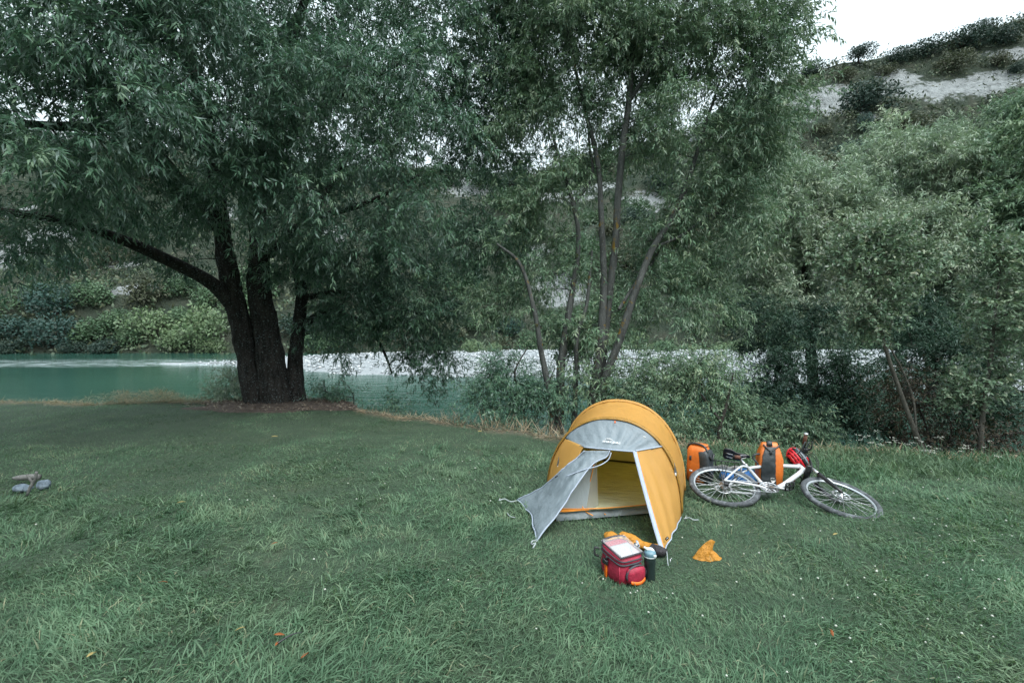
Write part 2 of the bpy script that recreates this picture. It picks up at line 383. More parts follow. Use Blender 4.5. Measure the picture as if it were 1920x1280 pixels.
def leaves(mb, P, D, Nn, Ln, Wd, a, bend=.15, fine=False):
    """leaf blades: base P, direction D, face normal Nn, length, width"""
    S = unit(np.cross(D, Nn)); Nn = np.cross(S, D); Ln = Ln[:, None]; Wd = Wd[:, None] * .5; k = len(P); i = np.arange(k)
    if not fine:
        V = np.stack([P, P + D * Ln * .42 + S * Wd + Nn * Ln * bend * .3, P + D * Ln * .42 - S * Wd + Nn * Ln * bend * .3, P + D * Ln - Nn * Ln * bend], 1)
        b = i * 4; mb.add(V, np.concatenate([np.stack([b, b + 1, b + 2], -1), np.stack([b + 1, b + 3, b + 2], -1)]), a=np.repeat(a, 4))
    else:
        q = Nn * Ln * bend
        V = np.stack([P, P + D * Ln * .28 + S * Wd * .9 + q * .35, P + D * Ln * .28 - S * Wd * .9 + q * .35, P + D * Ln * .66 + S * Wd * .75 + q * .1, P + D * Ln * .66 - S * Wd * .75 + q * .1, P + D * Ln - q * .9], 1)
        b = i * 6
        mb.add(V, np.concatenate([np.stack([b, b + 1, b + 2], -1), np.stack([b + 3, b + 5, b + 4], -1)]), np.stack([b + 1, b + 3, b + 4, b + 2], -1), a=np.repeat(a, 6))
M['litter'] = leaf_mat('litter', [(.06, .045, .035), (.12, .09, .07), (.2, .17, .14), (.30, .27, .23)], (.18, .15, .12), trans=.05, rough=.8)
soil()

# ------------------------------------------------------------------ river, gravel bar
def river():
    m, t, b, o = new_mat('river_water_mat')
    n = noise(t, 1.0, 5, .6, stretch=(.9, 2.6, 1)); n2 = noise(t, .10, 4, .6, stretch=(.5, 1.6, 1))
    r = ramp(t, [(.3, (.016, .058, .044)), (.7, (.028, .084, .064))]); t.links.new(n2.outputs[0], r.inputs[0])
    # white water where the current runs over the shallows
    n3 = noise(t, 1.6, 6, .7, stretch=(.35, 2.2, 1)); r3 = ramp(t, [(.46, (0, 0, 0)), (.58, (1, 1, 1))]); t.links.new(n3.outputs[0], r3.inputs[0])
    k = t.nodes.new('ShaderNodeMath'); k.operation = 'MULTIPLY'; t.links.new(r3.outputs[0], k.inputs[0]); t.links.new(attr(t), k.inputs[1])
    t.links.new(mix(t, k.outputs[0], r.outputs[0], (.62, .72, .74)), b.inputs['Base Color'])
    b.inputs['Roughness'].default_value = .06; b.inputs['IOR'].default_value = 1.33
    bump(t, n.outputs[0], .38, .08, b)
    xs = np.linspace(-150, 150, 120); ys = np.linspace(3, 50, 95)
    X, Y = np.meshgrid(xs, ys, indexing='ij')
    foam = np.exp(-((Y - 31.8 - .04 * (X + 20)) / 1.1) ** 2) * np.clip((-10 - X) / 6, 0, 1) * 1.4
    foam += .75 * np.exp(-((Y - 34.5 - .05 * (X + 20)) / 1.6) ** 2) * np.clip((-14 - X) / 8, 0, 1)
    sheet(MB(), np.stack([X, Y, np.full_like(X, WATER_Z)], -1), np.clip(foam, 0, 1)).build('river_water', m, kind='structure')
river()
BAR_N = np.array([(-22, 32.4), (-19, 31.2), (-15, 29.6), (-11, 27), (-6, 25.2), (0, 24.6), (5, 23.8), (12, 22.4), (20, 20.0), (30, 17.5), (70, 10)])
def bar_h(X, Y):
    near = np.interp(X, BAR_N[:, 0], BAR_N[:, 1]) + .5 * np.sin(X * .9) + .3 * np.sin(X * 2.3)
    far = np.interp(X, [-22, -17, -10, 0, 80], [32.8, 34.2, 39, 42, 43])
    d = np.minimum(Y - near, far - Y)
    return np.where(d > 0, .75 * (1 - np.exp(-np.maximum(d, 0) * .28)), d * .5), d
def gravel_bar():
    m, t, b, o = new_mat('gravel_mat')
    n = noise(t, 7, 8, .8); r = ramp(t, [(.3, (.16, .185, .20)), (.5, (.28, .305, .32)), (.7, (.38, .40, .41))]); t.links.new(n.outputs[0], r.inputs[0])
    t.links.new(r.outputs[0], b.inputs['Base Color']); b.inputs['Roughness'].default_value = .85; bump(t, n.outputs[0], 1., .12, b)
    xs = np.linspace(-24, 70, 170); ys = np.linspace(9, 46, 80); X, Y = np.meshgrid(xs, ys, indexing='ij')
    h, d = bar_h(X, Y)
    Z = WATER_Z + np.maximum(h, -.8) + .06 * vnoise(np.c_[X.ravel(), Y.ravel()], .9, 5).reshape(X.shape)
    sheet(MB(), np.stack([X, Y, Z], -1)).build('gravel_bar', m, kind='structure')
    # loose stones that give the bar its broken surface
    N = 8500; x = rng.uniform(-22, 42, N * 3); y = rng.uniform(17, 40, N * 3); h, d = bar_h(x, y)
    ok = (d > -.25); w = rng.random(len(x)) < np.clip(22 / y, .3, 1) ; x, y, h = x[ok & w][:N], y[ok & w][:N], h[ok & w][:N]
    ico = np.array([(1, 0, 0), (-1, 0, 0), (0, 1, 0), (0, -1, 0), (0, 0, 1), (0, 0, -1)], float)
    f = np.array([(0, 2, 4), (2, 1, 4), (1, 3, 4), (3, 0, 4), (2, 0, 5), (1, 2, 5), (3, 1, 5), (0, 3, 5)])
    n = len(x); s = rng.uniform(.06, .17, n); th = rng.uniform(0, 6.28, n); sc = np.stack([s, s * rng.uniform(.6, 1, n), s * rng.uniform(.35, .7, n)], -1)
    V = ico[None] * sc[:, None] * rng.uniform(.8, 1.2, (n, 6, 1)); c, sn = np.cos(th)[:, None], np.sin(th)[:, None]
    V = np.stack([V[..., 0] * c - V[..., 1] * sn, V[..., 0] * sn + V[..., 1] * c, V[..., 2]], -1) + np.c_[x, y, WATER_Z + np.maximum(h, -.05) + .03][:, None]
    F = (f[None] + 6 * np.arange(n)[:, None, None]).reshape(-1, 3)
    ms, t, b, o = new_mat('river_stone_mat'); r = ramp(t, [(0, (.20, .23, .245)), (.5, (.34, .37, .385)), (1, (.47, .49, .50))]); t.links.new(attr(t), r.inputs[0]); t.links.new(r.outputs[0], b.inputs['Base Color']); b.inputs['Roughness'].default_value = .8
    MB().add(V, F, a=np.repeat(rng.random(n), 6)).build('river_stones', ms, kind='stuff')
gravel_bar()

# ------------------------------------------------------------------ hillside with pale cliff bands
RIDGE = np.array([(-300, 30), (-150, 34), (-89, 35), (-43, 29), (3.7, 26), (27, 33), (48, 42), (55, 44.5), (65, 46), (89, 52.5), (140, 60), (300, 55)], float)
hx = np.concatenate([np.linspace(-260, -112, 16), np.linspace(-110, 130, 270), np.linspace(133, 280, 16)])
hs = np.concatenate([np.linspace(0, 1, 96), 1 + np.linspace(.03, 1.2, 14)])
HX, HS = np.meshgrid(hx, hs, indexing='ij')
H_r = np.interp(HX, RIDGE[:, 0], RIDGE[:, 1]) + 1.3 * vnoise(np.c_[HX.ravel(), 0 * HX.ravel()], .09, 5, 4).reshape(HX.shape)
_hn = vnoise(np.c_[HX.ravel() / 14, HS.ravel() * 3], 1, 11, 4).reshape(HX.shape)
_hn2 = vnoise(np.c_[HX.ravel() / 3.2, HS.ravel() * 14], 1, 17, 4).reshape(HX.shape)
_led = HS + .045 * np.sin(2 * np.pi * (3.2 * HS + .8 * _hn)) * np.sin(np.pi * np.clip(HS, 0, 1)) + .022 * _hn2 + .015 * _hn
HY = 42.5 + 40 * HS + 2.2 * _hn + .9 * _hn2 + np.where(HS > 1, (HS - 1) * 60, 0)
HZ = WATER_Z - .6 + (H_r + 1.8) * np.where(HS <= 1, np.clip(_led, -.02, 1.05), 1 + (HS - 1) * .12)
HP = np.stack([HX, HY, HZ], -1)
_d = HP - CAMP; _zc = _d @ _F
HPX = 960 + FPX * _d[..., 0] / _zc; HPY = 640 - FPX * (_d @ _U) / _zc
def hill_point(px, py):
    """point of the hillside seen at a pixel (used only to find where a cliff patch or a bush stands)"""
    e = (HPX - px) ** 2 + (HPY - py) ** 2 + np.where(HS > 1, 1e5, 0)
    k = np.unravel_index(np.argmin(e), e.shape); return HP[k]
def hillside():
    rock = np.zeros(HX.shape)
    patches = [(1530, 182, 68, 34), (1560, 172, 45, 26), (1690, 150, 45, 34), (1740, 172, 75, 38), (1810, 162, 85, 40), (1880, 150, 70, 34), (1900, 100, 60, 18), (1500, 192, 40, 18), (1620, 215, 16, 14), (1550, 212, 40, 10), (1487, 232, 10, 20), (1645, 220, 30, 8),
               (40, 470, 70, 50), (110, 440, 80, 30), (60, 400, 60, 30), (250, 545, 40, 16), (230, 500, 35, 12), (1060, 370, 60, 26), (1120, 350, 50, 16), (1210, 380, 50, 26), (1050, 545, 60, 40), (1000, 470, 40, 30), (1380, 250, 40, 30), (90, 250, 80, 40), (870, 350, 60, 30),
               (1270, 200, 50, 40), (620, 450, 50, 30), (400, 400, 60, 30)]
    for px, py, w, h in patches:
        c = hill_point(px, py); D = c[1]
        w_m, h_m = w / FPX * D, h / FPX * D
        q = ((HX - c[0]) / w_m) ** 2 + ((HZ - c[2]) / h_m) ** 2
        rock = np.maximum(rock, np.exp(-q ** 1.5))
    rock = rock + .30 * _hn2 + .12 * _hn
    m, t, b, o = new_mat('hillside_mat')
    n = noise(t, .25, 8, .7); r = ramp(t, [(.3, (.034, .054, .038)), (.5, (.060, .080, .056)), (.65, (.092, .096, .072)), (.8, (.055, .078, .052))]); t.links.new(n.outputs[0], r.inputs[0])
    n2 = noise(t, .75, 9, .8, stretch=(1.5, 1.5, .8)); r2 = ramp(t, [(.36, (.09, .10, .095)), (.45, (.30, .325, .325)), (.58, (.44, .47, .475)), (.7, (.52, .55, .55))]); t.links.new(n2.outputs[0], r2.inputs[0])
    n3 = noise(t, .55, 8, .78, stretch=(1, 1, 1.8))
    ad = t.nodes.new('ShaderNodeMath'); ad.operation = 'MULTIPLY_ADD'; t.links.new(n3.outputs[0], ad.inputs[0]); ad.inputs[1].default_value = 2.4; t.links.new(attr(t), ad.inputs[2])
    rm = ramp(t, [(.0, (0, 0, 0)), (1., (1, 1, 1))]); mrr = t.nodes.new('ShaderNodeMapRange'); mrr.inputs[1].default_value = 1.72; mrr.inputs[2].default_value = 1.90; t.links.new(ad.outputs[0], mrr.inputs[0]); t.links.new(mrr.outputs[0], rm.inputs[0])
    t.links.new(mix(t, rm.outputs[0], r.outputs[0], r2.outputs[0]), b.inputs['Base Color']); b.inputs['Roughness'].default_value = .95; b.inputs['Specular IOR Level'].default_value = .2
    bump(t, n2.outputs[0], 1., 1.2, b)
    sheet(MB(), HP, np.clip(rock, 0, 1)).build('hillside', m, kind='structure')
    return rock
ROCK = hillside()

def horizon_blocker():  # unseen hill added behind the camera to cut light from the low sky
    m = plain('horizon_blocker_mat', (.05, .075, .045), .95, scale=.2, var=.35)
    xs = np.linspace(-260, 260, 70); us = np.linspace(0, 1, 24); X, Uq = np.meshgrid(xs, us, indexing='ij')
    Y = -34 - 70 * Uq + .0012 * X ** 2 * -1; Z = -.6 + 36 * np.sin(Uq * np.pi / 2) + 4 * vnoise(np.c_[X.ravel(), Y.ravel()], .06, 2, 4).reshape(X.shape) * np.clip(Uq * 4, 0, 1)
    sheet(MB(), np.stack([X, Y, Z], -1)).build('horizon_blocker', m, kind='structure')
horizon_blocker()

# ------------------------------------------------------------------ trees
def blob_pts(blobs):
    return [(at(px, py, D), r / FPX * D) for px, py, D, r in blobs]
def rand_dir(n): return unit(rng.normal(size=(n, 3)))

def bark_tube(mb, pts, radii, sides=20, seg=.09, ridge=.10, flare=0., seed=0):
    pts = np.asarray(pts, float); ln = np.linalg.norm(np.diff(pts, axis=0), axis=1).sum(); n = max(6, int(ln / seg))
    P = smooth_path(pts, n); rr = np.interp(np.linspace(0, 1, n), np.linspace(0, 1, len(radii)), radii)
    if flare: rr = rr * (1 + flare * np.exp(-np.linspace(0, ln, n) / .28))
    V, F = tubes(P[None], rr[None], sides)
    V = V.reshape(n, sides, 3); c = P[:, None]
    ang = np.arange(sides) / sides * 2 * np.pi; kf = 3.2 if sides > 20 else 2.2
    q = np.stack(np.broadcast_arrays(np.cos(ang)[None] * kf, np.sin(ang)[None] * kf, np.linspace(0, ln, n)[:, None] * 1.5), -1).reshape(-1, 3)
    d = 1 + ridge * vnoise(q, 1.6, seed + 3, 3).reshape(n, sides)
    if flare: d = d + flare * .45 * np.exp(-np.linspace(0, ln, n) / .3)[:, None] * np.sin(ang * 5 + seed)[None]
    V = c + (V - c) * d[..., None]
    mb.add(V.reshape(-1, 3), F)
    return P, rr

def grow(stems_P, stems_R, blobs, n_nodes, twigs, nleaf, leaf_l, leaf_w, twig_l=(.35, .75), droop=.35, seed=1, sag=.25, near=6.5, blob_w=None, arch=.14, shell=.45, maxr=.035, bend=.16, lean=.55, twig_r=.0022, clump=9):
    """grow branches from the stems into the crown volume; returns branch MB, leaf MB"""
    global rng
    rng = np.random.default_rng(seed)
    S = [np.concatenate(stems_P)]; Rd = [np.concatenate(stems_R)]
    if clump:      # foliage gathers in sprays with dark gaps between them
        sb = []
        for c, r in blobs:
            for _ in range(int(np.clip(clump * r * r + 2, 4, 60))):
                sb.append((c + unit(rng.normal(size=3) + np.array([0, -.15, .1])) * r * rng.uniform(.35, 1.0), rng.uniform(.22, .42) * min(1.0, .35 + .6 * r)))
        blobs = sb
    w = np.array([r ** 2 for c, r in blobs]) if blob_w is None else np.asarray(blob_w, float); w = w / w.sum()
    k = rng.choice(len(blobs), n_nodes, p=w)
    cs = np.array([c for c, r in blobs])[k]; rs = np.array([r for c, r in blobs])[k]
    nodes = cs + rand_dir(n_nodes) * (rs * rng.uniform(0, 1, n_nodes) ** shell)[:, None] * np.array([1, 1, .9])
    sk = np.zeros((len(S[0]) + n_nodes * 4, 3)); sr = np.zeros(len(sk)); m = len(S[0]); sk[:m] = S[0]; sr[:m] = Rd[0]
    d0 = np.array([np.min(np.linalg.norm(sk[:m] - p, axis=1)) for p in nodes]); order = np.argsort(d0)
    BP = np.zeros((n_nodes, 6, 3)); BR = np.zeros((n_nodes, 6))
    u = np.linspace(0, 1, 6)[:, None]
    for j, i in enumerate(order):
        p = nodes[i]; v = p - sk[:m]; dist = np.linalg.norm(v, axis=1)
        cost = dist + .5 * np.maximum(0, -v[:, 2]) + .25 * (sr[:m] < .006)
        q = int(np.argmin(cost)); a = sk[q]; L_ = dist[q]
        mid = (a + p) / 2 + np.array([0, 0, arch * L_]) + rng.normal(0, .07, 3) * L_
        cur = (1 - u) ** 2 * a + 2 * u * (1 - u) * mid + u ** 2 * p
        r0 = min(sr[q] * .65, maxr, .006 + .011 * L_); BP[j] = cur; BR[j] = np.linspace(max(r0, .004), .0032, 6)
        sk[m:m + 4] = cur[2:]; sr[m:m + 4] = BR[j, 2:]; m += 4
    bm = MB(); V, F = tubes(BP, BR, 5); bm.add(V, F)
    # twigs
    T = n_nodes * twigs; bi = np.repeat(np.arange(n_nodes), twigs); tt = rng.uniform(.35, 1, T) * 5; i0 = np.minimum(tt.astype(int), 4); f = (tt - i0)[:, None]
    base = BP[bi, i0] * (1 - f) + BP[bi, i0 + 1] * f; tan = unit(BP[bi, i0 + 1] - BP[bi, i0])
    cen = cs[order][bi]; out = unit(base - cen)
    d = unit(tan * .45 + rand_dir(T) * .75 + out * .45 + np.array([0, 0, .12])); l = rng.uniform(*twig_l, T)[:, None]
    t1 = base + d * l * .5; t2 = base + d * l * .9 - np.array([0, 0, 1]) * l * sag * rng.uniform(.4, 1.6, (T, 1))
    TP = np.stack([base, t1, t2], 1); dist = np.linalg.norm(base - CAMP, axis=1)
    sel = dist < 7.2
    if sel.any():
        V, F = tubes(TP[sel], np.broadcast_to(np.array([twig_r * 1.3, twig_r, twig_r * .5]), (sel.sum(), 3)), 3); bm.add(V, F)
    N = T * nleaf; ti = np.repeat(np.arange(T), nleaf); s = rng.uniform(.12, 1.0, N)[:, None]
    P = (1 - s) ** 2 * TP[ti, 0] + 2 * s * (1 - s) * TP[ti, 1] + s ** 2 * TP[ti, 2]
    tg = unit((TP[ti, 1] - TP[ti, 0]) * (1 - s) + (TP[ti, 2] - TP[ti, 1]) * s)
    D = unit(tg * lean + unit(np.cross(tg, rng.normal(size=(N, 3)))) * .75 + np.array([0, 0, -droop]) + rng.normal(0, .15, (N, 3)))
    Nn = unit(np.array([0, 0, 1.]) + rng.normal(0, .55, (N, 3)))
    Ln = rng.uniform(leaf_l * .65, leaf_l * 1.25, N); Wd = leaf_w * rng.uniform(.75, 1.25, N)
    tv = np.clip(rng.normal(.42, .17, T) + .16 * rng.normal(size=n_nodes)[bi], 0, 1)[ti]; a = np.clip(tv + rng.normal(0, .13, N) + .18 * (s[:, 0] - .5), 0, 1)
    fine = np.linalg.norm(P - CAMP, axis=1) < near
    lm = MB()
    for msk, fn in ((fine, True), (~fine, False)):
        if msk.any(): leaves(lm, P[msk], D[msk], Nn[msk], Ln[msk], Wd[msk], a[msk], bend, fn)
    return bm, lm

def make_tree(name, label, cat, stems, blobs, bark, leafm, group=None, extra_world=None, part='trunk', **kw):
    """stems: (part name, [(px,py,D),...], radii, sides, flare)"""
    base = at(*stems[0][1][0]); root = empty(name, base, label, cat, group); SP, SR = [], []
    for k, st in enumerate(stems):
        mb = MB(); P, rr = bark_tube(mb, [at(*p) for p in st[1]], st[2], sides=st[3], flare=st[4] if len(st) > 4 else 0, ridge=.34 if st[3] > 16 else .12, seg=.06 if st[3] > 16 else .1, seed=k)
        o = mb.build(st[0], bark, root); o.location = -Vector(base)
        SP.append(P); SR.append(rr)
    bl = blob_pts(blobs) + (extra_world or [])
    bm, lm = grow(SP, SR, bl, **kw)
    o = bm.build('branches', bark, root, kind='stuff'); o.location = -Vector(base)
    o = lm.build('crown', leafm, root, smooth=False, kind='stuff'); o.location = -Vector(base)
    return root, SP, SR

LEFT = [(110, 90, 5.5, 190), (60, 300, 5.8, 140), (230, 240, 6.2, 150), (330, 90, 6.5, 190), (480, 190, 7.2, 190), (640, 120, 7.6, 180), (790, 290, 8.0, 130), (700, 390, 8.4, 130), (560, 320, 7.6, 130), (350, 380, 8.4, 95), (220, 410, 9.6, 100), (70, 400, 6.8, 90), (850, 120, 9, 140), (690, -120, 9, 260), (400, -170, 8, 300), (80, -150, 6, 280),
        (600, 480, 10.3, 110), (680, 560, 10.6, 100), (790, 610, 10.5, 80), (640, 630, 10.8, 60), (500, 30, 10, 230), (880, 420, 9.5, 100), (320, 250, 10, 180), (815, 680, 10.6, 35), (600, 200, 11, 200), (750, 450, 11.5, 140), (15, 490, 6.5, 40), (275, 490, 10.0, 60), (420, 420, 8, 55), (130, 455, 6.8, 60), (40, 440, 6.4, 60), (330, 470, 10.2, 60), (640, 500, 10.2, 110), (730, 560, 10.2, 100), (800, 640, 10.2, 70), (840, 560, 10.2, 80), (700, 640, 10.4, 70), (620, 580, 10.5, 70), (890, 480, 10, 90), (755, 690, 10.4, 40), (800, 725, 10.4, 22), (870, 250, 10, 120), (930, 230, 9.8, 90), (920, 340, 9.8, 80), (940, 60, 9.6, 110), (880, 20, 9.5, 120), (250, 20, 6.5, 150), (700, 40, 9.5, 120), (760, 180, 9.5, 110), (830, 200, 9.8, 100), (960, 120, 9.6, 80), (965, 210, 9.6, 80), (620, 260, 8.8, 80), (20, 80, 6, 90), (150, 330, 7, 100), (260, 320, 8, 95), (90, 400, 7.5, 90), (180, 190, 6.2, 120), (500, 330, 8.2, 110), (440, 300, 7.6, 100), (60, 40, 5.6, 140), (-30, 250, 5.5, 140)]
_root, _SP, _SR = make_tree('willow_tree', 'huge old willow with three dark fused trunks on bare soil at the left river bank', 'tree',
    [('trunk', [(484, 758, 9.85), (468, 680, 9.85), (446, 590, 9.8), (429, 510, 9.7), (416, 430, 9.6), (400, 300, 9.3), (370, 150, 9), (330, 0, 8.8)], [.235, .20, .195, .17, .14, .11, .08, .05], 40, .14),
     ('trunk', [(522, 762, 9.9), (505, 650, 9.9), (486, 540, 9.85), (486, 460, 9.8), (484, 400, 9.8), (500, 250, 9.6), (540, 100, 9.4), (600, -80, 9.2)], [.28, .24, .215, .165, .145, .115, .09, .05], 40, .16),
     ('trunk', [(553, 758, 10.0), (553, 690, 10.1), (560, 610, 10.2), (566, 545, 10.3), (555, 480, 10.4), (600, 380, 10.4), (680, 250, 10.3)], [.19, .145, .125, .11, .09, .07, .04], 32, .25),
     ('trunk', [(470, 756, 10.25), (462, 715, 10.25), (458, 660, 10.15), (452, 600, 9.95)], [.13, .11, .10, .07], 20, .15),
     ('limb', [(440, 575, 9.75), (395, 530, 9.4), (302, 482, 8.8), (235, 452, 8.3), (118, 413, 7.6), (30, 400, 7.0), (-120, 380, 6.5)], [.15, .125, .10, .09, .075, .06, .04], 14),
     ('limb', [(505, 478, 9.8), (552, 430, 9.7), (605, 405, 9.5), (690, 380, 9.2), (780, 330, 9)], [.09, .075, .06, .045, .025], 12),
     ('limb', [(575, 605, 10.2), (612, 583, 10.3), (650, 592, 10.4), (690, 610, 10.5), (720, 660, 10.6), (735, 700, 10.7)], [.08, .07, .06, .05, .03, .02], 12),
     ('limb', [(566, 560, 10.3), (600, 552, 10.3), (640, 548, 10.3), (690, 552, 10.4), (760, 580, 10.5), (830, 600, 10.6)], [.07, .06, .055, .05, .035, .02], 12),
     ('limb', [(420, 440, 9.6), (330, 330, 8.6), (250, 230, 7.6), (170, 120, 6.6), (110, 30, 6.0)], [.12, .10, .08, .06, .03], 14),
     ('limb', [(395, 290, 9.2), (300, 252, 8.2), (220, 240, 7.2), (80, 235, 6.2), (-60, 220, 5.5)], [.09, .08, .07, .05, .03], 12),
     ('limb', [(372, 160, 9), (300, 30, 7.8), (345, -20, 7.0), (400, -120, 6.4)], [.09, .075, .06, .03], 12),
     ('limb', [(495, 300, 9.7), (590, 220, 9.0), (690, 150, 8.4), (800, 90, 8.4)], [.09, .07, .05, .03], 12)],
    LEFT, M['willow_bark'], M['willow_leaf'],
    extra_world=[(np.array([-7.5, 3.6, 6.2]), 1.9), (np.array([-8.5, 6, 6.0]), 2.2), (np.array([-10.5, 8, 6]), 2.2), (np.array([-6, 12.5, 6]), 2.6)],  # mostly out-of-frame crown volumes, added to shade the left lawn
    n_nodes=2050, twigs=9, nleaf=20, leaf_l=.125, leaf_w=.023, seed=11, near=4.4, shell=.5, droop=.4)

# unseen extra crown beside and behind the camera, added to block sky and darken the left
_bm, _lm = grow(_SP, _SR, [(np.array(c), r) for c, r in (((-6.2, 1.6, 5.8), 1.9), ((-8.5, -.6, 6.2), 2.4), ((-4.6, -.4, 7.2), 2.0), ((-9.5, 2.8, 5.6), 2.2), ((-3.6, 2.2, 7.6), 1.5), ((-6.5, -3, 7.5), 2.4), ((-11, .5, 4.5), 2.2))], 260, 8, 12, .20, .050, seed=12, near=0, shell=.7, droop=.4, clump=5)
for _m, _n, _mt in ((_bm, 'branches', 'willow_bark'), (_lm, 'crown', 'willow_leaf')):
    _o = _m.build(_n, M[_mt], _root, smooth=False, kind='stuff'); _o.location = -_root.location

MID = [(1000, 120, 9, 90), (1080, 50, 8.5, 110), (1190, 50, 8.4, 110), (1290, 70, 8.3, 120), (1390, 60, 8.3, 110), (1430, 130, 8.3, 80), (1350, 200, 8.2, 110), (1410, 280, 8.4, 60), (1290, 300, 8.2, 90), (1200, 250, 8.4, 90), (1090, 250, 8.6, 80), (980, 290, 9, 80), (1040, 390, 8.8, 70), (1130, 450, 8.4, 50), (1250, 420, 8.4, 75), (1330, 390, 8.2, 85), (1380, 450, 8.2, 60),
       (980, 440, 9, 80), (1020, 540, 8.6, 55), (1090, 620, 8.5, 40), (1130, 700, 8.4, 30), (1060, 640, 8.5, 36), (1250, 560, 8.4, 60), (1330, 560, 8.4, 65), (1230, 680, 8.2, 40), (1100, -120, 8.5, 190), (1320, -140, 8.3, 210), (1180, 530, 8.5, 40), (940, 560, 9, 60), (990, 40, 9.2, 110), (1040, 200, 9.2, 90), (1140, 150, 8.8, 80), (1240, 170, 8.6, 80), (1092, 600, 8.3, 30), (1150, 650, 8.3, 28), (1095, 725, 7.8, 30), (1075, 665, 8.4, 30), (1165, 735, 7.8, 26), (1200, 600, 8.4, 36), (1380, 260, 8.5, 80), (1430, 200, 8.6, 60), (1400, 350, 8.5, 70), (1310, 480, 8.5, 60), (1150, 330, 8.9, 60), (1030, 460, 9, 60), (1200, 470, 8.8, 55)]
make_tree('willow_tree', 'slender willow with several pale thin stems spreading up behind the tent', 'tree',
    [('trunk', [(1108, 800, 8.0), (1112, 740, 8.05), (1124, 669, 8.1), (1130, 585, 8.2), (1132, 517, 8.3), (1127, 400, 8.4), (1120, 300, 8.5), (1090, 180, 8.5), (1060, 40, 8.5)], [.085, .08, .072, .065, .058, .05, .04, .03, .02], 16, .15),
     ('trunk', [(1120, 800, 8.1), (1126, 720, 8.2), (1142, 560, 8.3), (1155, 450, 8.3), (1158, 380, 8.3), (1168, 270, 8.3), (1180, 180, 8.3), (1192, 0, 8.3), (1205, -160, 8.3)], [.075, .065, .06, .062, .06, .056, .05, .04, .03], 16, .15),
     ('trunk', [(1122, 800, 7.9), (1135, 710, 7.9), (1163, 635, 7.9), (1184, 568, 7.95), (1220, 474, 8.0), (1262, 405, 8.1), (1290, 340, 8.2), (1312, 270, 8.2), (1350, 150, 8.2)], [.07, .066, .062, .058, .052, .046, .04, .03, .015], 16, .15),
     ('trunk', [(1046, 812, 8.2), (1050, 740, 8.2), (1052, 685, 8.25), (1064, 600, 8.3), (1074, 540, 8.4), (1085, 450, 8.5), (1074, 380, 8.6), (1050, 300, 8.7), (1020, 200, 8.8)], [.085, .075, .07, .06, .05, .04, .035, .03, .015], 14, .2),
     ('trunk', [(1038, 812, 8.1), (1030, 740, 8.1), (1014, 655, 8.15), (1003, 588, 8.2), (976, 497, 8.3), (932, 457, 8.4)], [.06, .054, .048, .04, .03, .018], 12, .2),
     ('trunk', [(1076, 805, 8.0), (1080, 700, 8.1), (1082, 630, 8.1), (1100, 570, 8.2), (1110, 470, 8.3)], [.045, .04, .036, .03, .02], 10, .2),
     ('limb', [(1074, 386, 8.6), (1110, 330, 8.6), (1105, 270, 8.6), (1100, 200, 8.6)], [.032, .028, .022, .015], 8),
     ('limb', [(1160, 580, 8.0), (1200, 520, 8.3), (1230, 480, 8.5), (1270, 380, 8.7)], [.03, .028, .024, .015], 8),
     ('limb', [(1180, 190, 8.3), (1230, 110, 8.1), (1290, 0, 7.9), (1310, -80, 7.9)], [.035, .03, .026, .02], 8),
     ('limb', [(1225, 465, 8.0), (1280, 440, 8.1), (1340, 400, 8.2), (1400, 420, 8.3)], [.025, .02, .016, .01], 8)],
    MID, M['grey_bark'], M['young_willow_leaf'], n_nodes=1180, twigs=9, nleaf=20, leaf_l=.11, leaf_w=.020, seed=21, near=3, shell=.55, droop=.38, maxr=.02)

make_tree('willow_tree', 'bright sage willow just right of the slender multi-stem willow', 'tree',
    [('trunk', [(1530, 800, 11), (1520, 650, 11.2), (1510, 520, 11.3), (1500, 400, 11.4)], [.14, .11, .08, .03], 10, .2)],
    [(1500, 345, 11.5, 75), (1440, 400, 11, 70), (1560, 390, 11.5, 90), (1480, 470, 11, 90), (1580, 480, 11, 85), (1520, 550, 11, 80), (1420, 500, 10.6, 60), (1450, 560, 10.4, 60)],
    M['dark_bark'], M['sage_leaf'], n_nodes=420, twigs=9, nleaf=20, leaf_l=.13, leaf_w=.026, seed=31, near=3, shell=.4, droop=.2, twig_l=(.3, .65), sag=.12)
make_tree('willow_tree', 'broad sage willow below the cliff between the two saplings', 'tree',
    [('trunk', [(1760, 830, 11), (1750, 650, 11.5), (1745, 480, 12), (1740, 350, 12.3)], [.2, .16, .11, .04], 10, .2)],
    [(1700, 300, 12.5, 75), (1790, 285, 12.5, 80), (1740, 340, 12, 110), (1650, 350, 12, 95), (1690, 450, 11.5, 100), (1800, 400, 11.5, 100), (1760, 530, 11, 110), (1640, 560, 10.5, 80), (1620, 460, 11, 70)],
    M['dark_bark'], M['sage_leaf'], n_nodes=560, twigs=9, nleaf=20, leaf_l=.13, leaf_w=.026, seed=32, near=3, shell=.4, droop=.2, twig_l=(.3, .7), sag=.12)
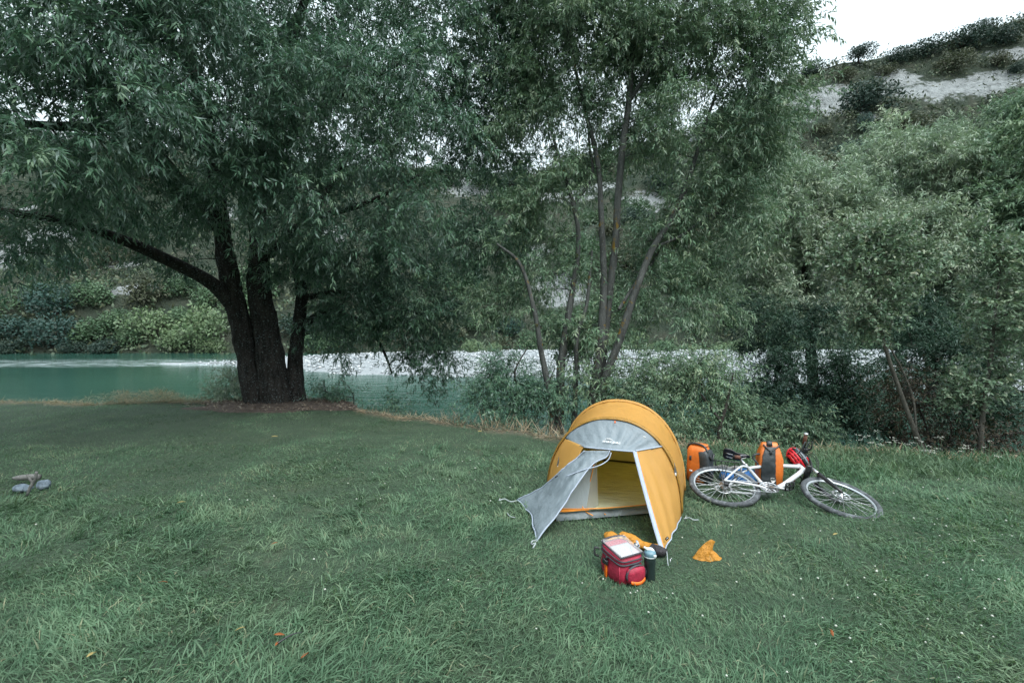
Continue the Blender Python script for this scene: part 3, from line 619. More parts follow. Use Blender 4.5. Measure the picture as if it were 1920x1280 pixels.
make_tree('willow_tree', 'tall sage willow cut by the right edge of the picture', 'tree',
    [('trunk', [(1990, 840, 9.5), (1960, 650, 10), (1940, 450, 10.6), (1915, 280, 11.2)], [.2, .16, .11, .04], 10, .2),
     ('limb', [(1985, 760, 9.6), (1920, 742, 9.4), (1870, 730, 9.2), (1800, 700, 9)], [.13, .11, .09, .04], 10)],
    [(1905, 245, 11.5, 80), (1930, 340, 11, 110), (1870, 430, 10.7, 95), (1960, 470, 10.2, 120), (1890, 570, 10, 90), (1830, 640, 10, 80), (1930, 650, 9.5, 80), (2060, 340, 10.5, 140), (2050, 560, 9.5, 150)],
    M['dark_bark'], M['young_willow_leaf'], n_nodes=560, twigs=9, nleaf=20, leaf_l=.13, leaf_w=.026, seed=33, near=3, shell=.4, droop=.25, twig_l=(.3, .7), sag=.15)
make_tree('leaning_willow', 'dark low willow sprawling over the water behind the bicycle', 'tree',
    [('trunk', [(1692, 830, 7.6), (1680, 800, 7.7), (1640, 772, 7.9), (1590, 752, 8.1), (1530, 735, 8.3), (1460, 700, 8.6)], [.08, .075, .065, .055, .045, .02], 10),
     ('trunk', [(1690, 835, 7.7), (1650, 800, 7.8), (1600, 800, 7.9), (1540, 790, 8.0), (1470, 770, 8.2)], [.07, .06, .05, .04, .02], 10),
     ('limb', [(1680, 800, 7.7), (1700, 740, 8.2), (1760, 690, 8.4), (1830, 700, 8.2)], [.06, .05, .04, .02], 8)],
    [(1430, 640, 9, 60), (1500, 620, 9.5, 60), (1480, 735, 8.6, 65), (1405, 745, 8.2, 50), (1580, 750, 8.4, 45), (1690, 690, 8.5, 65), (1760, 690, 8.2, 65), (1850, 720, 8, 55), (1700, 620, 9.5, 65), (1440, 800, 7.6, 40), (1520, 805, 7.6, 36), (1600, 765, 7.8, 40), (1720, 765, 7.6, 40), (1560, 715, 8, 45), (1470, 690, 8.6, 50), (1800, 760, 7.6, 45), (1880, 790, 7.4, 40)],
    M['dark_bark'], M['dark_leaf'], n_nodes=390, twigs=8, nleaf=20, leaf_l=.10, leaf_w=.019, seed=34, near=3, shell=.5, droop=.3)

make_tree('willow_shrub', 'loose green willow shrub at the water left of the slender stems', 'shrub',
    [('trunk', [(985, 800, 8.1), (980, 760, 8.1), (965, 700, 8.1), (990, 650, 8.2)], [.025, .022, .016, .008], 8), ('trunk', [(1000, 800, 8.1), (1020, 740, 8.1), (1040, 690, 8.1)], [.02, .016, .008], 8)],
    [(960, 715, 8, 50), (1020, 730, 8, 50), (940, 755, 7.9, 35), (990, 765, 7.9, 45), (925, 700, 8, 25)],
    M['dark_bark'], M['willow_leaf'], n_nodes=110, twigs=8, nleaf=18, leaf_l=.08, leaf_w=.016, seed=41, near=3, shell=.5)
make_tree('willow_shrub', 'green willow shrub on the bank between the tent and the bicycle', 'shrub',
    [('trunk', [(1345, 842, 6.7), (1350, 800, 6.7), (1362, 760, 6.8), (1375, 700, 7)], [.03, .026, .02, .01], 8), ('trunk', [(1352, 790, 6.7), (1330, 760, 6.9), (1300, 720, 7.2)], [.02, .016, .008], 8), ('trunk', [(1240, 820, 7.2), (1255, 760, 7.2), (1290, 690, 7.4)], [.025, .02, .01], 8)],
    [(1220, 760, 7.2, 45), (1300, 745, 7.4, 60), (1380, 790, 7.0, 40), (1290, 805, 7, 40), (1330, 690, 7.6, 50), (1240, 810, 7, 35), (1420, 800, 7.2, 40), (1500, 800, 7.4, 40), (1200, 720, 7.6, 35)],
    M['dark_bark'], M['young_willow_leaf'], n_nodes=210, twigs=8, nleaf=18, leaf_l=.075, leaf_w=.016, seed=42, near=3, shell=.5)
make_tree('willow_shrub', 'small pale shrub at the left foot of the huge old willow', 'shrub',
    [('trunk', [(445, 756, 10.3), (440, 735, 10.3), (432, 715, 10.3)], [.015, .012, .006], 6)],
    [(440, 722, 10.3, 28), (420, 738, 10.3, 22), (455, 705, 10.4, 18), (400, 748, 10.3, 14)],
    M['dark_bark'], M['sage_leaf'], n_nodes=60, twigs=8, nleaf=16, leaf_l=.07, leaf_w=.014, seed=43, near=3, shell=.5)
make_tree('willow_shrub', 'dark weedy shrub right of the huge old willow above the water', 'shrub',
    [('trunk', [(610, 768, 10.3), (612, 740, 10.3), (606, 715, 10.3)], [.015, .012, .006], 6), ('trunk', [(665, 775, 10), (662, 740, 10), (650, 720, 10)], [.012, .01, .005], 6)],
    [(598, 735, 10.3, 20), (640, 745, 10.2, 18), (625, 757, 10.2, 16), (740, 768, 9.6, 16)],
    M['dark_bark'], M['willow_leaf'], n_nodes=48, twigs=6, nleaf=14, leaf_l=.09, leaf_w=.016, seed=44, near=3, shell=.5)

make_tree('sapling', 'young sapling with a pale leaning stem behind the front wheel of the bicycle', 'tree',
    [('trunk', [(1735, 856, 6.3), (1712, 800, 6.3), (1688, 735, 6.3), (1664, 665, 6.3), (1648, 600, 6.3), (1638, 530, 6.3), (1630, 450, 6.3)], [.032, .03, .027, .023, .018, .013, .007], 10, .2),
     ('limb', [(1718, 810, 6.3), (1712, 745, 6.4), (1690, 690, 6.5), (1668, 640, 6.5), (1680, 560, 6.5)], [.016, .014, .012, .01, .006], 8)],
    [(1640, 470, 6.3, 55), (1600, 520, 6.3, 50), (1690, 510, 6.3, 45), (1660, 440, 6.3, 45), (1620, 590, 6.3, 40), (1570, 490, 6.3, 30), (1700, 450, 6.3, 30), (1660, 560, 6.3, 40)],
    M['sapling_bark'], M['sapling_leaf'], n_nodes=150, twigs=6, nleaf=13, leaf_l=.062, leaf_w=.026, seed=51, near=4, shell=.5, droop=.05, twig_l=(.18, .4), sag=.05, bend=.08, maxr=.012)
make_tree('sapling', 'young sapling with an upright pale stem near the right edge', 'tree',
    [('trunk', [(1838, 858, 6.1), (1840, 800, 6.1), (1848, 735, 6.1), (1856, 680, 6.1), (1866, 590, 6.1), (1876, 490, 6.1)], [.03, .028, .025, .022, .016, .008], 10, .25),
     ('limb', [(1840, 830, 6.1), (1818, 770, 6.1), (1815, 710, 6.1)], [.014, .01, .006], 8)],
    [(1870, 490, 6.1, 50), (1850, 560, 6.1, 50), (1900, 610, 6.1, 60), (1840, 670, 6.1, 45), (1815, 730, 6.1, 45), (1880, 450, 6.1, 30), (1900, 540, 6.1, 40), (1870, 720, 6.1, 35)],
    M['sapling_bark'], M['sapling_leaf'], n_nodes=140, twigs=6, nleaf=13, leaf_l=.06, leaf_w=.026, seed=52, near=4, shell=.5, droop=.05, twig_l=(.18, .4), sag=.05, bend=.08, maxr=.012)
make_tree('bramble_bush', 'brown half dead bramble tangle at the foot of the leaning sapling', 'shrub',
    [('trunk', [(1745, 850, 6.5), (1740, 810, 6.5), (1720, 760, 6.5), (1690, 730, 6.6)], [.014, .012, .009, .005], 6), ('trunk', [(1770, 850, 6.4), (1785, 800, 6.4), (1760, 760, 6.5)], [.012, .01, .005], 6), ('trunk', [(1800, 855, 6.3), (1860, 820, 6.3), (1910, 810, 6.3)], [.012, .01, .005], 6)],
    [(1735, 790, 6.5, 45), (1760, 830, 6.4, 30), (1700, 760, 6.6, 30), (1720, 725, 6.7, 30), (1870, 840, 6.3, 30), (1910, 835, 6.3, 30), (1800, 830, 6.4, 25)],
    M['dark_bark'], M['brown_leaf'], n_nodes=150, twigs=7, nleaf=5, leaf_l=.05, leaf_w=.02, seed=53, near=3, shell=.5, twig_r=.003)

# ------------------------------------------------------------------ far bank and hillside bushes
def hill_scrub():
    r = np.random.default_rng(77); n = 900000 // 9
    ok = (HX > -112) & (HX < 132) & (HS < 1.02); w = (ok * (1 + 3.0 * ((HX > 38) & (HX < 105) & (HS > .45)))).ravel(); idx = r.choice(HX.size, n // 4, p=w / w.sum())
    P = HP.reshape(-1, 3)[idx]; rk = ROCK.ravel()[idx]; P = P + r.normal(0, .5, P.shape) * np.array([1, .4, .3])
    cl = vnoise(P, .16, 31, 4); keep = ((rk < .34) | (r.random(len(P)) < .04)) & (r.random(len(P)) < np.clip(.55 + .9 * cl, .05, 1)); P = P[keep]; rk = rk[keep]
    k = 7; m_ = len(P); c = np.repeat(P, k, 0) + r.normal(0, 1, (m_ * k, 3)) * np.array([.55, .5, .35]) * np.repeat(r.uniform(.5, 1.6, m_), k)[:, None]; c[:, 2] += .25
    D = unit(r.normal(size=c.shape) + np.array([0, -.3, .5])); N = unit(r.normal(0, .6, c.shape) + np.array([0, -.8, .6]))
    a = np.clip(np.repeat(vnoise(P, .1, 3, 3) * .45 + .45, k) + r.normal(0, .14, m_ * k), 0, 1)
    mb = MB(); leaves(mb, c, D, N, r.uniform(.3, .62, m_ * k), r.uniform(.16, .32, m_ * k), a, .1)
    mb.build('hillside_scrub', M['scrub_leaf'], smooth=False, kind='stuff')
M['scrub_leaf'] = leaf_mat('scrub_leaf', [(.028, .048, .038), (.045, .075, .05), (.075, .085, .05), (.065, .11, .065), (.10, .12, .075)], (.07, .09, .06), trans=.1)
hill_scrub()
def bush_mesh(name, mat, nl, seed, lobes=9, leaf=.17, flat=.75):
    """round many-lobed bush of radius about 1, standing on its base; leaf clumps spread through the lobes"""
    r_ = np.random.default_rng(seed); c = r_.normal(size=(lobes, 3)); c = unit(c) * r_.uniform(.2, .62, (lobes, 1)); c[:, 2] = np.abs(c[:, 2]) * flat + .28
    rad = r_.uniform(.30, .5, lobes); k = r_.choice(lobes, nl, p=rad ** 2 / (rad ** 2).sum())
    d = unit(r_.normal(size=(nl, 3)) + np.array([0, 0, .25])); P = c[k] + d * (rad[k] * r_.uniform(.25, 1, nl) ** .4)[:, None]
    D = unit(d * .5 + r_.normal(size=(nl, 3)) * .8); N = unit(d + r_.normal(0, .5, (nl, 3)) + np.array([0, 0, .4]))
    a = np.clip(r_.normal(.45, .2, lobes)[k] + r_.normal(0, .15, nl), 0, 1)
    mb = MB(); leaves(mb, P - D * leaf * .4, D, N, r_.uniform(.6, 1.3, nl) * leaf, leaf * .55 * r_.uniform(.7, 1.2, nl), a, .12)
    return mb.mesh(name, mat, False)
def stem_mesh():
    mb = MB(); tube(mb, [(0, 0, -.35), (.03, .02, .1), (-.03, 0, .5)], [.06, .045, .02], 6)
    for k in range(5):
        a = k * 1.3; tube(mb, [(0, 0, .1 + .05 * k), (.25 * math.cos(a), .25 * math.sin(a), .4), (.5 * math.cos(a), .5 * math.sin(a), .62)], [.025, .016, .006], 5)
    return mb.mesh('stem', M['dark_bark'])
STEM = stem_mesh()
BUSH = {}
for nm in ('bluish', 'green', 'pale', 'deep', 'olive'):
    BUSH[nm] = [bush_mesh('crown', M[nm + '_bush_leaf'], 1700, 60 + 7 * j + len(nm), leaf=.10) for j in range(2)]
def bush(name, p, size, kind, label, cat, group=None, squash=1., v=None):
    root = empty(name, p, label, cat, group); root.scale = (size, size, size * squash); root.rotation_euler = (0, 0, random.uniform(0, 6.28))
    for pn, me in (('stem', STEM), ('crown', BUSH[kind][random.randrange(2) if v is None else v])):
        o = bpy.data.objects.new(pn, me); COL.objects.link(o); o.parent = root
        if pn == 'crown': o['kind'] = 'stuff'
    return root
def hill_bush(px, py, wpx, kind, label, name='bush', cat='bush', group=None, squash=.85):
    p = hill_point(px, py + wpx * .35); size = wpx / FPX * p[1] * .62
    return bush(name, p - np.array([0, 0, size * .15]), size, kind, label, cat, group, squash)
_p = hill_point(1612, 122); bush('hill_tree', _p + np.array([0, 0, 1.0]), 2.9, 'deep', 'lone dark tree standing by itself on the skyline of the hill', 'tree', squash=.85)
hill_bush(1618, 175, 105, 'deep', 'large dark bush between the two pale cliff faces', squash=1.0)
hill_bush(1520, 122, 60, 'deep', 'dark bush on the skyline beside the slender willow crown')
hill_bush(1590, 268, 70, 'bluish', 'bluish bush under the cliff above the sage willows')
hill_bush(1612, 240, 34, 'bluish', 'narrow bluish bush rising at the right end of the lower bluish bush', squash=1.8)
hill_bush(1540, 235, 45, 'olive', 'olive bush on the brown slope below the left cliff face')
hill_bush(1700, 225, 70, 'olive', 'olive scrub bush at the foot of the right cliff face')
hill_bush(1508, 205, 26, 'bluish', 'small bluish bush at the lower edge of the left cliff face')
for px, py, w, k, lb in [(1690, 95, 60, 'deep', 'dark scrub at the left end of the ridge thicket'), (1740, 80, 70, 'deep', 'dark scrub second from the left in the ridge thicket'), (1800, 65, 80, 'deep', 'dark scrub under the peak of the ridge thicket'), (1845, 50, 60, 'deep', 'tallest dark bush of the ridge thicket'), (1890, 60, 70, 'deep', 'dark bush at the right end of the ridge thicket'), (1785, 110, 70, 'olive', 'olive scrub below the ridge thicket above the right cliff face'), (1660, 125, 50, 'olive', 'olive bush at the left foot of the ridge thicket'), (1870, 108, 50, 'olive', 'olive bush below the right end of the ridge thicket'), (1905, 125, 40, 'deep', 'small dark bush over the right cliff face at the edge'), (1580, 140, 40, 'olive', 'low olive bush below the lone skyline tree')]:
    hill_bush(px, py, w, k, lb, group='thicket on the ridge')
hill_bush(1410, 300, 80, 'bluish', 'bluish bush seen right of the slender willow crown')
hill_bush(1385, 330, 60, 'bluish', 'second bluish bush below and left of the first, right of the slender willow')
hill_bush(1450, 265, 60, 'olive', 'olive bush seen above the bright sage willow')
GB = 'bushes on the lower slope across the river'
r_ = np.random.default_rng(5)
SLOPE = []
def slope_bushes(spots): SLOPE.extend(spots)
def place_slope_bushes():
    tone = {'bluish': 'bluish green', 'green': 'mid green', 'pale': 'pale green', 'deep': 'dark green', 'olive': 'olive'}
    nth = ['first', 'second', 'third', 'fourth', 'fifth', 'sixth', 'seventh', 'eighth', 'ninth', 'tenth', 'eleventh', 'twelfth', 'thirteenth', 'fourteenth']
    bins = {}
    for sp in sorted(SLOPE):
        px, py, w, k = sp
        row = 'by the waterline' if py > 585 else 'midway up the slope' if py > 500 else 'high on the slope'
        zone = 'left of the old willow' if px < 450 else 'between old willow and slender stems' if px < 1010 else 'right of the slender stems'
        bins.setdefault((k, row, zone), []).append(sp)
    for (k, row, zone), l in bins.items():
        for i, (px, py, w, _) in enumerate(l):
            lab = tone[k] + ' bush ' + row + ', ' + zone + ('' if len(l) == 1 else ', ' + nth[i] + ' from left')
            hill_bush(px, py, w * (.85 + .4 * random.random()), k, lab, group=GB, squash=random.uniform(.75, 1.15))
slope_bushes([(30, 600, 90, 'bluish'), (110, 545, 100, 'bluish'), (60, 540, 80, 'green'), (100, 610, 90, 'bluish'), (170, 600, 90, 'green'), (230, 590, 90, 'green'), (290, 600, 90, 'pale'), (340, 580, 80, 'green'), (390, 600, 90, 'pale'), (180, 540, 80, 'green'), (250, 620, 70, 'green'), (330, 630, 60, 'pale'), (400, 640, 60, 'pale'), (200, 640, 60, 'deep'), (140, 640, 60, 'deep'), (20, 640, 60, 'deep'), (270, 540, 80, 'olive'), (340, 520, 90, 'green'), (390, 550, 90, 'green'), (60, 490, 50, 'green'), (130, 490, 60, 'bluish'), (200, 470, 70, 'olive'), (-40, 560, 120, 'green'), (-60, 620, 100, 'bluish'),
    (600, 620, 80, 'green'), (640, 600, 90, 'green'), (700, 610, 80, 'pale'), (560, 590, 80, 'deep'), (780, 590, 90, 'green'), (850, 600, 80, 'olive'), (900, 580, 90, 'green'), (960, 600, 70, 'bluish'), (985, 640, 60, 'green'), (930, 640, 50, 'olive'), (1030, 600, 70, 'green'), (880, 520, 90, 'green'), (950, 520, 90, 'green'), (800, 500, 100, 'green'), (700, 510, 110, 'green'), (600, 500, 100, 'deep'), (500, 520, 110, 'green'), (450, 570, 80, 'green'), (480, 620, 60, 'pale'),
    (1090, 580, 90, 'green'), (1150, 560, 90, 'green'), (1200, 540, 90, 'green'), (1090, 470, 100, 'green'), (1180, 460, 90, 'olive'), (1260, 500, 100, 'green'), (1330, 480, 100, 'green'), (1400, 540, 80, 'bluish'), (1430, 590, 60, 'bluish'), (1360, 590, 80, 'green'), (1290, 600, 80, 'green'), (1180, 630, 70, 'pale'), (1240, 640, 60, 'pale'), (1300, 650, 60, 'pale'), (1360, 645, 60, 'pale'), (1450, 630, 60, 'pale'), (1490, 640, 50, 'pale'), (1540, 630, 60, 'green'), (1600, 620, 70, 'green'), (1390, 420, 90, 'green'), (1330, 380, 90, 'olive'), (1250, 420, 80, 'olive'), (1150, 420, 60, 'olive'), (1650, 600, 80, 'green'), (1750, 600, 90, 'green'), (1850, 600, 90, 'green'), (1000, 420, 80, 'green'), (920, 430, 90, 'green'), (830, 420, 90, 'green'), (740, 420, 90, 'olive'), (1100, 400, 60, 'green')])
slope_bushes([(x, y, 70, k) for x, y, k in zip(r_.uniform(-100, 1500, 16), r_.uniform(330, 470, 16), r_.choice(['green', 'olive', 'deep', 'olive'], 16))])
place_slope_bushes()
for i, (px, py, w) in enumerate(sorted([(330, 318, 80), (400, 308, 90), (470, 305, 80), (540, 300, 90), (620, 302, 80), (700, 310, 90), (770, 316, 80), (840, 320, 90), (900, 322, 80), (960, 326, 90), (1020, 325, 80), (1080, 308, 90), (1140, 290, 80), (1200, 268, 90), (1260, 248, 80), (1320, 222, 90), (1380, 195, 80), (1440, 170, 80), (1485, 150, 60), (250, 300, 90), (160, 275, 90), (70, 250, 90), (0, 235, 90)])):
    NTH = 'first second third fourth fifth sixth seventh eighth ninth tenth eleventh twelfth thirteenth fourteenth fifteenth sixteenth seventeenth eighteenth nineteenth twentieth last-but-two last-but-one last'.split()
    hill_bush(px, py, w, ('green', 'deep', 'olive', 'green')[i % 4], '%s bush from the left along the far ridge behind the willow crowns' % NTH[i], group='bushes on the far ridge')
# bushes on the far side of the gravel bar
for px, py, w, k, lb in [(890, 672, 60, 'pale', 'pale rounded bush on the gravel bar left of the shrub stems'), (925, 668, 45, 'pale', 'lower pale bush joined to the right side of the rounded gravel bar bush'), (1400, 668, 70, 'pale', 'pale bush on the far edge of the gravel bar seen left of the dark willow'), (1470, 662, 60, 'pale', 'pale bush on the far edge of the gravel bar seen through the dark willow'), (1250, 660, 60, 'green', 'green bush on the far edge of the gravel bar right of the slanting stem')]:
    D = 34; p = at(px, py, D); p[2] = WATER_Z + .45; s = w / FPX * D * .62
    bush('bush', p, s, k, lb, 'bush', squash=.8)

# ------------------------------------------------------------------ grass
def blade_field(N, xr, yr, dens, len_fn, wid, seed, seg3, mat_name, name, mask=None, lay=.75):
    r = np.random.default_rng(seed)
    y = yr[0] + (yr[1] - yr[0]) * r.random(N); x = r.uniform(-1, 1, N) * (1.12 * y + .6)
    return x, y, r
TENT_C = np.array([.895, 4.30]); TENT_R = np.array([.94, -.34]); TENT_A = np.array([.34, .94])
def in_tent(x, y):
    d = np.c_[x, y] - TENT_C; s = d @ TENT_R; t = d @ TENT_A
    return (np.abs(s) < .58) & (t > -.06) & (t < 2.2)
def in_soil(x, y): return ((x + 4.45) / 2.2) ** 2 + ((y - 9.72 + .08 * (x + 4.45)) / .8) ** 2 < 1
def grass():
    r = np.random.default_rng(3); mb = MB()
    zones = [(1.3, 2.0, 3500, 1.0), (2.0, 3.2, 7000, 1.0), (3.2, 4.6, 4600, .95), (4.6, 6.5, 3000, .85), (6.5, 11.2, 2600, .8)]
    for y0, y1, dens, ls in zones:
        area = 1.12 * (y1 ** 2 - y0 ** 2) + 3.4 * (y1 - y0); n = int(area * dens)
        y = np.sqrt(r.uniform(y0 ** 2, y1 ** 2, n)); x = r.uniform(-1, 1, n) * (1.12 * y + 1.7)
        pn = vnoise(np.c_[x, y], .9, 21, 3); pn2 = vnoise(np.c_[x, y], 3.1, 22, 2)
        keep = (y < edge_y(x) - .05) & ~in_tent(x, y) & ~in_soil(x, y) & (r.random(n) < np.clip(1.0 + .3 * pn2 + .25 * pn, .6, 1))
        x, y, pn, pn2 = x[keep], y[keep], pn[keep], pn2[keep]; n = len(x)
        near_tent = np.exp(-(((x - 1.0) / .95) ** 2 + ((y - 3.7) / .95) ** 2) ** 2); short = np.maximum(np.clip((y - 2.9) / 4.2, 0, 1) * np.where(x < 2, 1, .5), .85 * near_tent)
        ln = (.080 + .036 * pn + .025 * pn2) * (1 - .52 * short) * r.uniform(.45, 1.35, n) * np.where(x > 2.4, 1.0, 1)
        ln = np.clip(ln, .02, .22)
        ang = 2 * np.pi * vnoise(np.c_[x, y], .8, 31, 2) * 1.2 + r.normal(0, 1.1, n)
        h = np.stack([np.cos(ang), np.sin(ang), np.zeros(n)], -1); up = np.array([0, 0, 1.])
        el = np.clip(r.normal(.62, .36, n), .05, 1.5)                   # elevation of the blade at its base
        d1 = unit(h * np.cos(el)[:, None] + up * np.sin(el)[:, None]); e2 = el - r.uniform(.3, 1.0, n); d2 = unit(h * np.cos(e2)[:, None] + up * np.sin(e2)[:, None])
        tw = r.normal(0, .5, n); S = np.stack([-np.sin(ang + tw), np.cos(ang + tw), r.normal(0, .25, n)], -1); S = unit(S)
        w = (r.uniform(.0016, .0036, n) * (1 + .16 * np.maximum(0, y - 2.5)) * np.clip(ln / .09, .6, 1.25))[:, None]; ln = ln[:, None]
        P = np.c_[x, y, lawn_z(x, y) - .004]; m1 = P + d1 * ln * .5; tip = m1 + d2 * ln * .5
        tip[:, 2] = np.maximum(tip[:, 2], P[:, 2] + .006)
        a = np.clip(r.normal(.36, .17, n) + .12 * pn2 + .1 * pn, 0, .78); a = np.where(r.random(n) < .035 + .18 * np.clip(vnoise(np.c_[x, y], 1.3, 77, 3) - .12, 0, 1), r.uniform(.8, 1, n), a)
        i = np.arange(n)
        if y0 < 6:
            V = np.stack([P - S * w * .7, P + S * w * .7, m1 - S * w, m1 + S * w, tip], 1); b = i * 5
            mb.add(V, np.stack([b, b + 1, b + 3, b + 2], -1), np.stack([b + 2, b + 3, b + 4], -1), a=np.repeat(a, 5))
        else:
            V = np.stack([P - S * w * 1.2, P + S * w * 1.2, tip], 1); b = i * 3
            mb.add(V, np.stack([b, b + 1, b + 2], -1), a=np.repeat(a, 3))
    # coarse long tufts
    nt = 700; ty = np.sqrt(r.uniform(2.0 ** 2, 6.4 ** 2, nt)); tx = r.uniform(-1, 1, nt) * (1.12 * ty + .3)
    k = (vnoise(np.c_[tx, ty], .7, 41, 2) > -.05) & ~in_tent(tx, ty) & (ty < edge_y(tx) - .2) & ~((tx < -1.5) & (ty > 4.5)) & ~((tx > .2) & (tx < 2.2) & (ty > 2.75) & (ty < 5.2)); tx, ty = tx[k], ty[k]
    nb = 22; n = len(tx) * nb; x = np.repeat(tx, nb) + r.normal(0, .025, n); y = np.repeat(ty, nb) + r.normal(0, .025, n); ang = r.uniform(0, 6.28, n)
    sw = np.repeat(2 * np.pi * vnoise(np.c_[tx, ty], .8, 31, 2) * 1.2, nb); ang = np.where(r.random(n) < .6, sw + r.normal(0, .7, n), ang)
    h = np.stack([np.cos(ang), np.sin(ang), np.zeros(n)], -1); el = np.clip(r.normal(.95, .3, n), .2, 1.5); e2 = el - r.uniform(.5, 1.4, n)
    d1 = h * np.cos(el)[:, None] + np.array([0, 0, 1.]) * np.sin(el)[:, None]; d2 = h * np.cos(e2)[:, None] + np.array([0, 0, 1.]) * np.sin(e2)[:, None]
    S = unit(np.stack([-np.sin(ang), np.cos(ang), r.normal(0, .3, n)], -1)); ln = np.repeat(r.uniform(.08, .165, len(tx)), nb)[:, None] * r.uniform(.5, 1.2, (n, 1)); w = r.uniform(.0022, .0045, (n, 1))
    P = np.c_[x, y, lawn_z(x, y) - .004]; m1 = P + d1 * ln * .35; m2 = m1 + unit(d1 + d2) * ln * .35; tip = m2 + d2 * ln * .35; tip[:, 2] = np.maximum(tip[:, 2], .006)
    V = np.stack([P - S * w * .7, P + S * w * .7, m1 - S * w, m1 + S * w, m2 - S * w * .8, m2 + S * w * .8, tip], 1); b = np.arange(n) * 7
    mb.add(V, np.stack([b, b + 1, b + 3, b + 2], -1), np.stack([b + 2, b + 3, b + 5, b + 4], -1), np.stack([b + 4, b + 5, b + 6], -1), a=np.repeat(np.clip(np.repeat(r.normal(.5, .15, len(tx)), nb) + r.normal(0, .12, n), 0, .8), 7))
    mb.build('grass', M['grass'], smooth=False, kind='stuff')
grass()
def dry_grass():
    r = np.random.default_rng(9); mb = MB()
    n = 15000; x = r.uniform(-12, 8.5, n); y = edge_y(x) + r.normal(.02, .13, n)
    k = ~in_soil(x, y) | (r.random(n) < .1); x, y = x[k], y[k]
    n2 = 3500; x2 = r.normal(-7.6, .75, n2); y2 = 9.95 + r.normal(0, .16, n2)          # drift of dead stalks at the left bank
    x = np.r_[x, x2]; y = np.r_[y, y2]; n = len(x)
    hh = np.where(np.arange(n) >= n - n2, .24 * np.exp(-((x + 8.2) / .7) ** 2) + .20 * np.exp(-((x + 7.2) / .5) ** 2), .0) * r.random(n)
    ang = r.uniform(0, 6.28, n); el = np.clip(np.abs(r.normal(.25, .35, n)), 0, 1.4); mid = (x > -1.2) & (x < 1.2) & (r.random(n) < .35); el = np.where(mid, r.uniform(.5, 1.3, n), el)
    D = np.stack([np.cos(ang) * np.cos(el), np.sin(ang) * np.cos(el), np.sin(el)], -1)
    ln = np.where(mid, r.uniform(.12, .42, n), r.uniform(.06, .22, n)); P = np.c_[x, y, lawn_z(x, y) + hh]
    leaves(mb, P, D, unit(np.c_[r.normal(0, .5, (n, 2)), np.ones(n)]), ln, r.uniform(.004, .010, n), r.random(n), .1)
    mb.build('dry_grass', M['dry_grass'], smooth=False, kind='stuff')
dry_grass()
def bank_weeds():
    """rank green weeds on the bank and by the right edge of the lawn"""
    r = np.random.default_rng(19); mb = MB(); n = 5200
    x = np.r_[r.uniform(-12, 11, n), r.uniform(2.6, 8, 5200)]; n2 = len(x)
    y = edge_y(x) + np.r_[r.uniform(.1, 1.1, n), r.uniform(-1.2, -.05, n2 - n)]
    ang = r.uniform(0, 6.28, n2); el = np.clip(r.normal(1.0, .3, n2), .2, 1.5)
    D = np.stack([np.cos(ang) * np.cos(el), np.sin(ang) * np.cos(el), np.sin(el)], -1); P = np.c_[x, y, lawn_z(x, y)]
    leaves(mb, P, D, unit(np.c_[r.normal(0, .6, (n2, 2)), np.ones(n2)]), np.where(np.arange(n2) < n, r.uniform(.08, .24, n2), r.uniform(.08, .2, n2)), r.uniform(.006, .014, n2), np.clip(r.normal(.35, .2, n2), 0, 1), .25, True)
    mb.build('bank_weeds', M['grass'], smooth=False, kind='stuff')
bank_weeds()
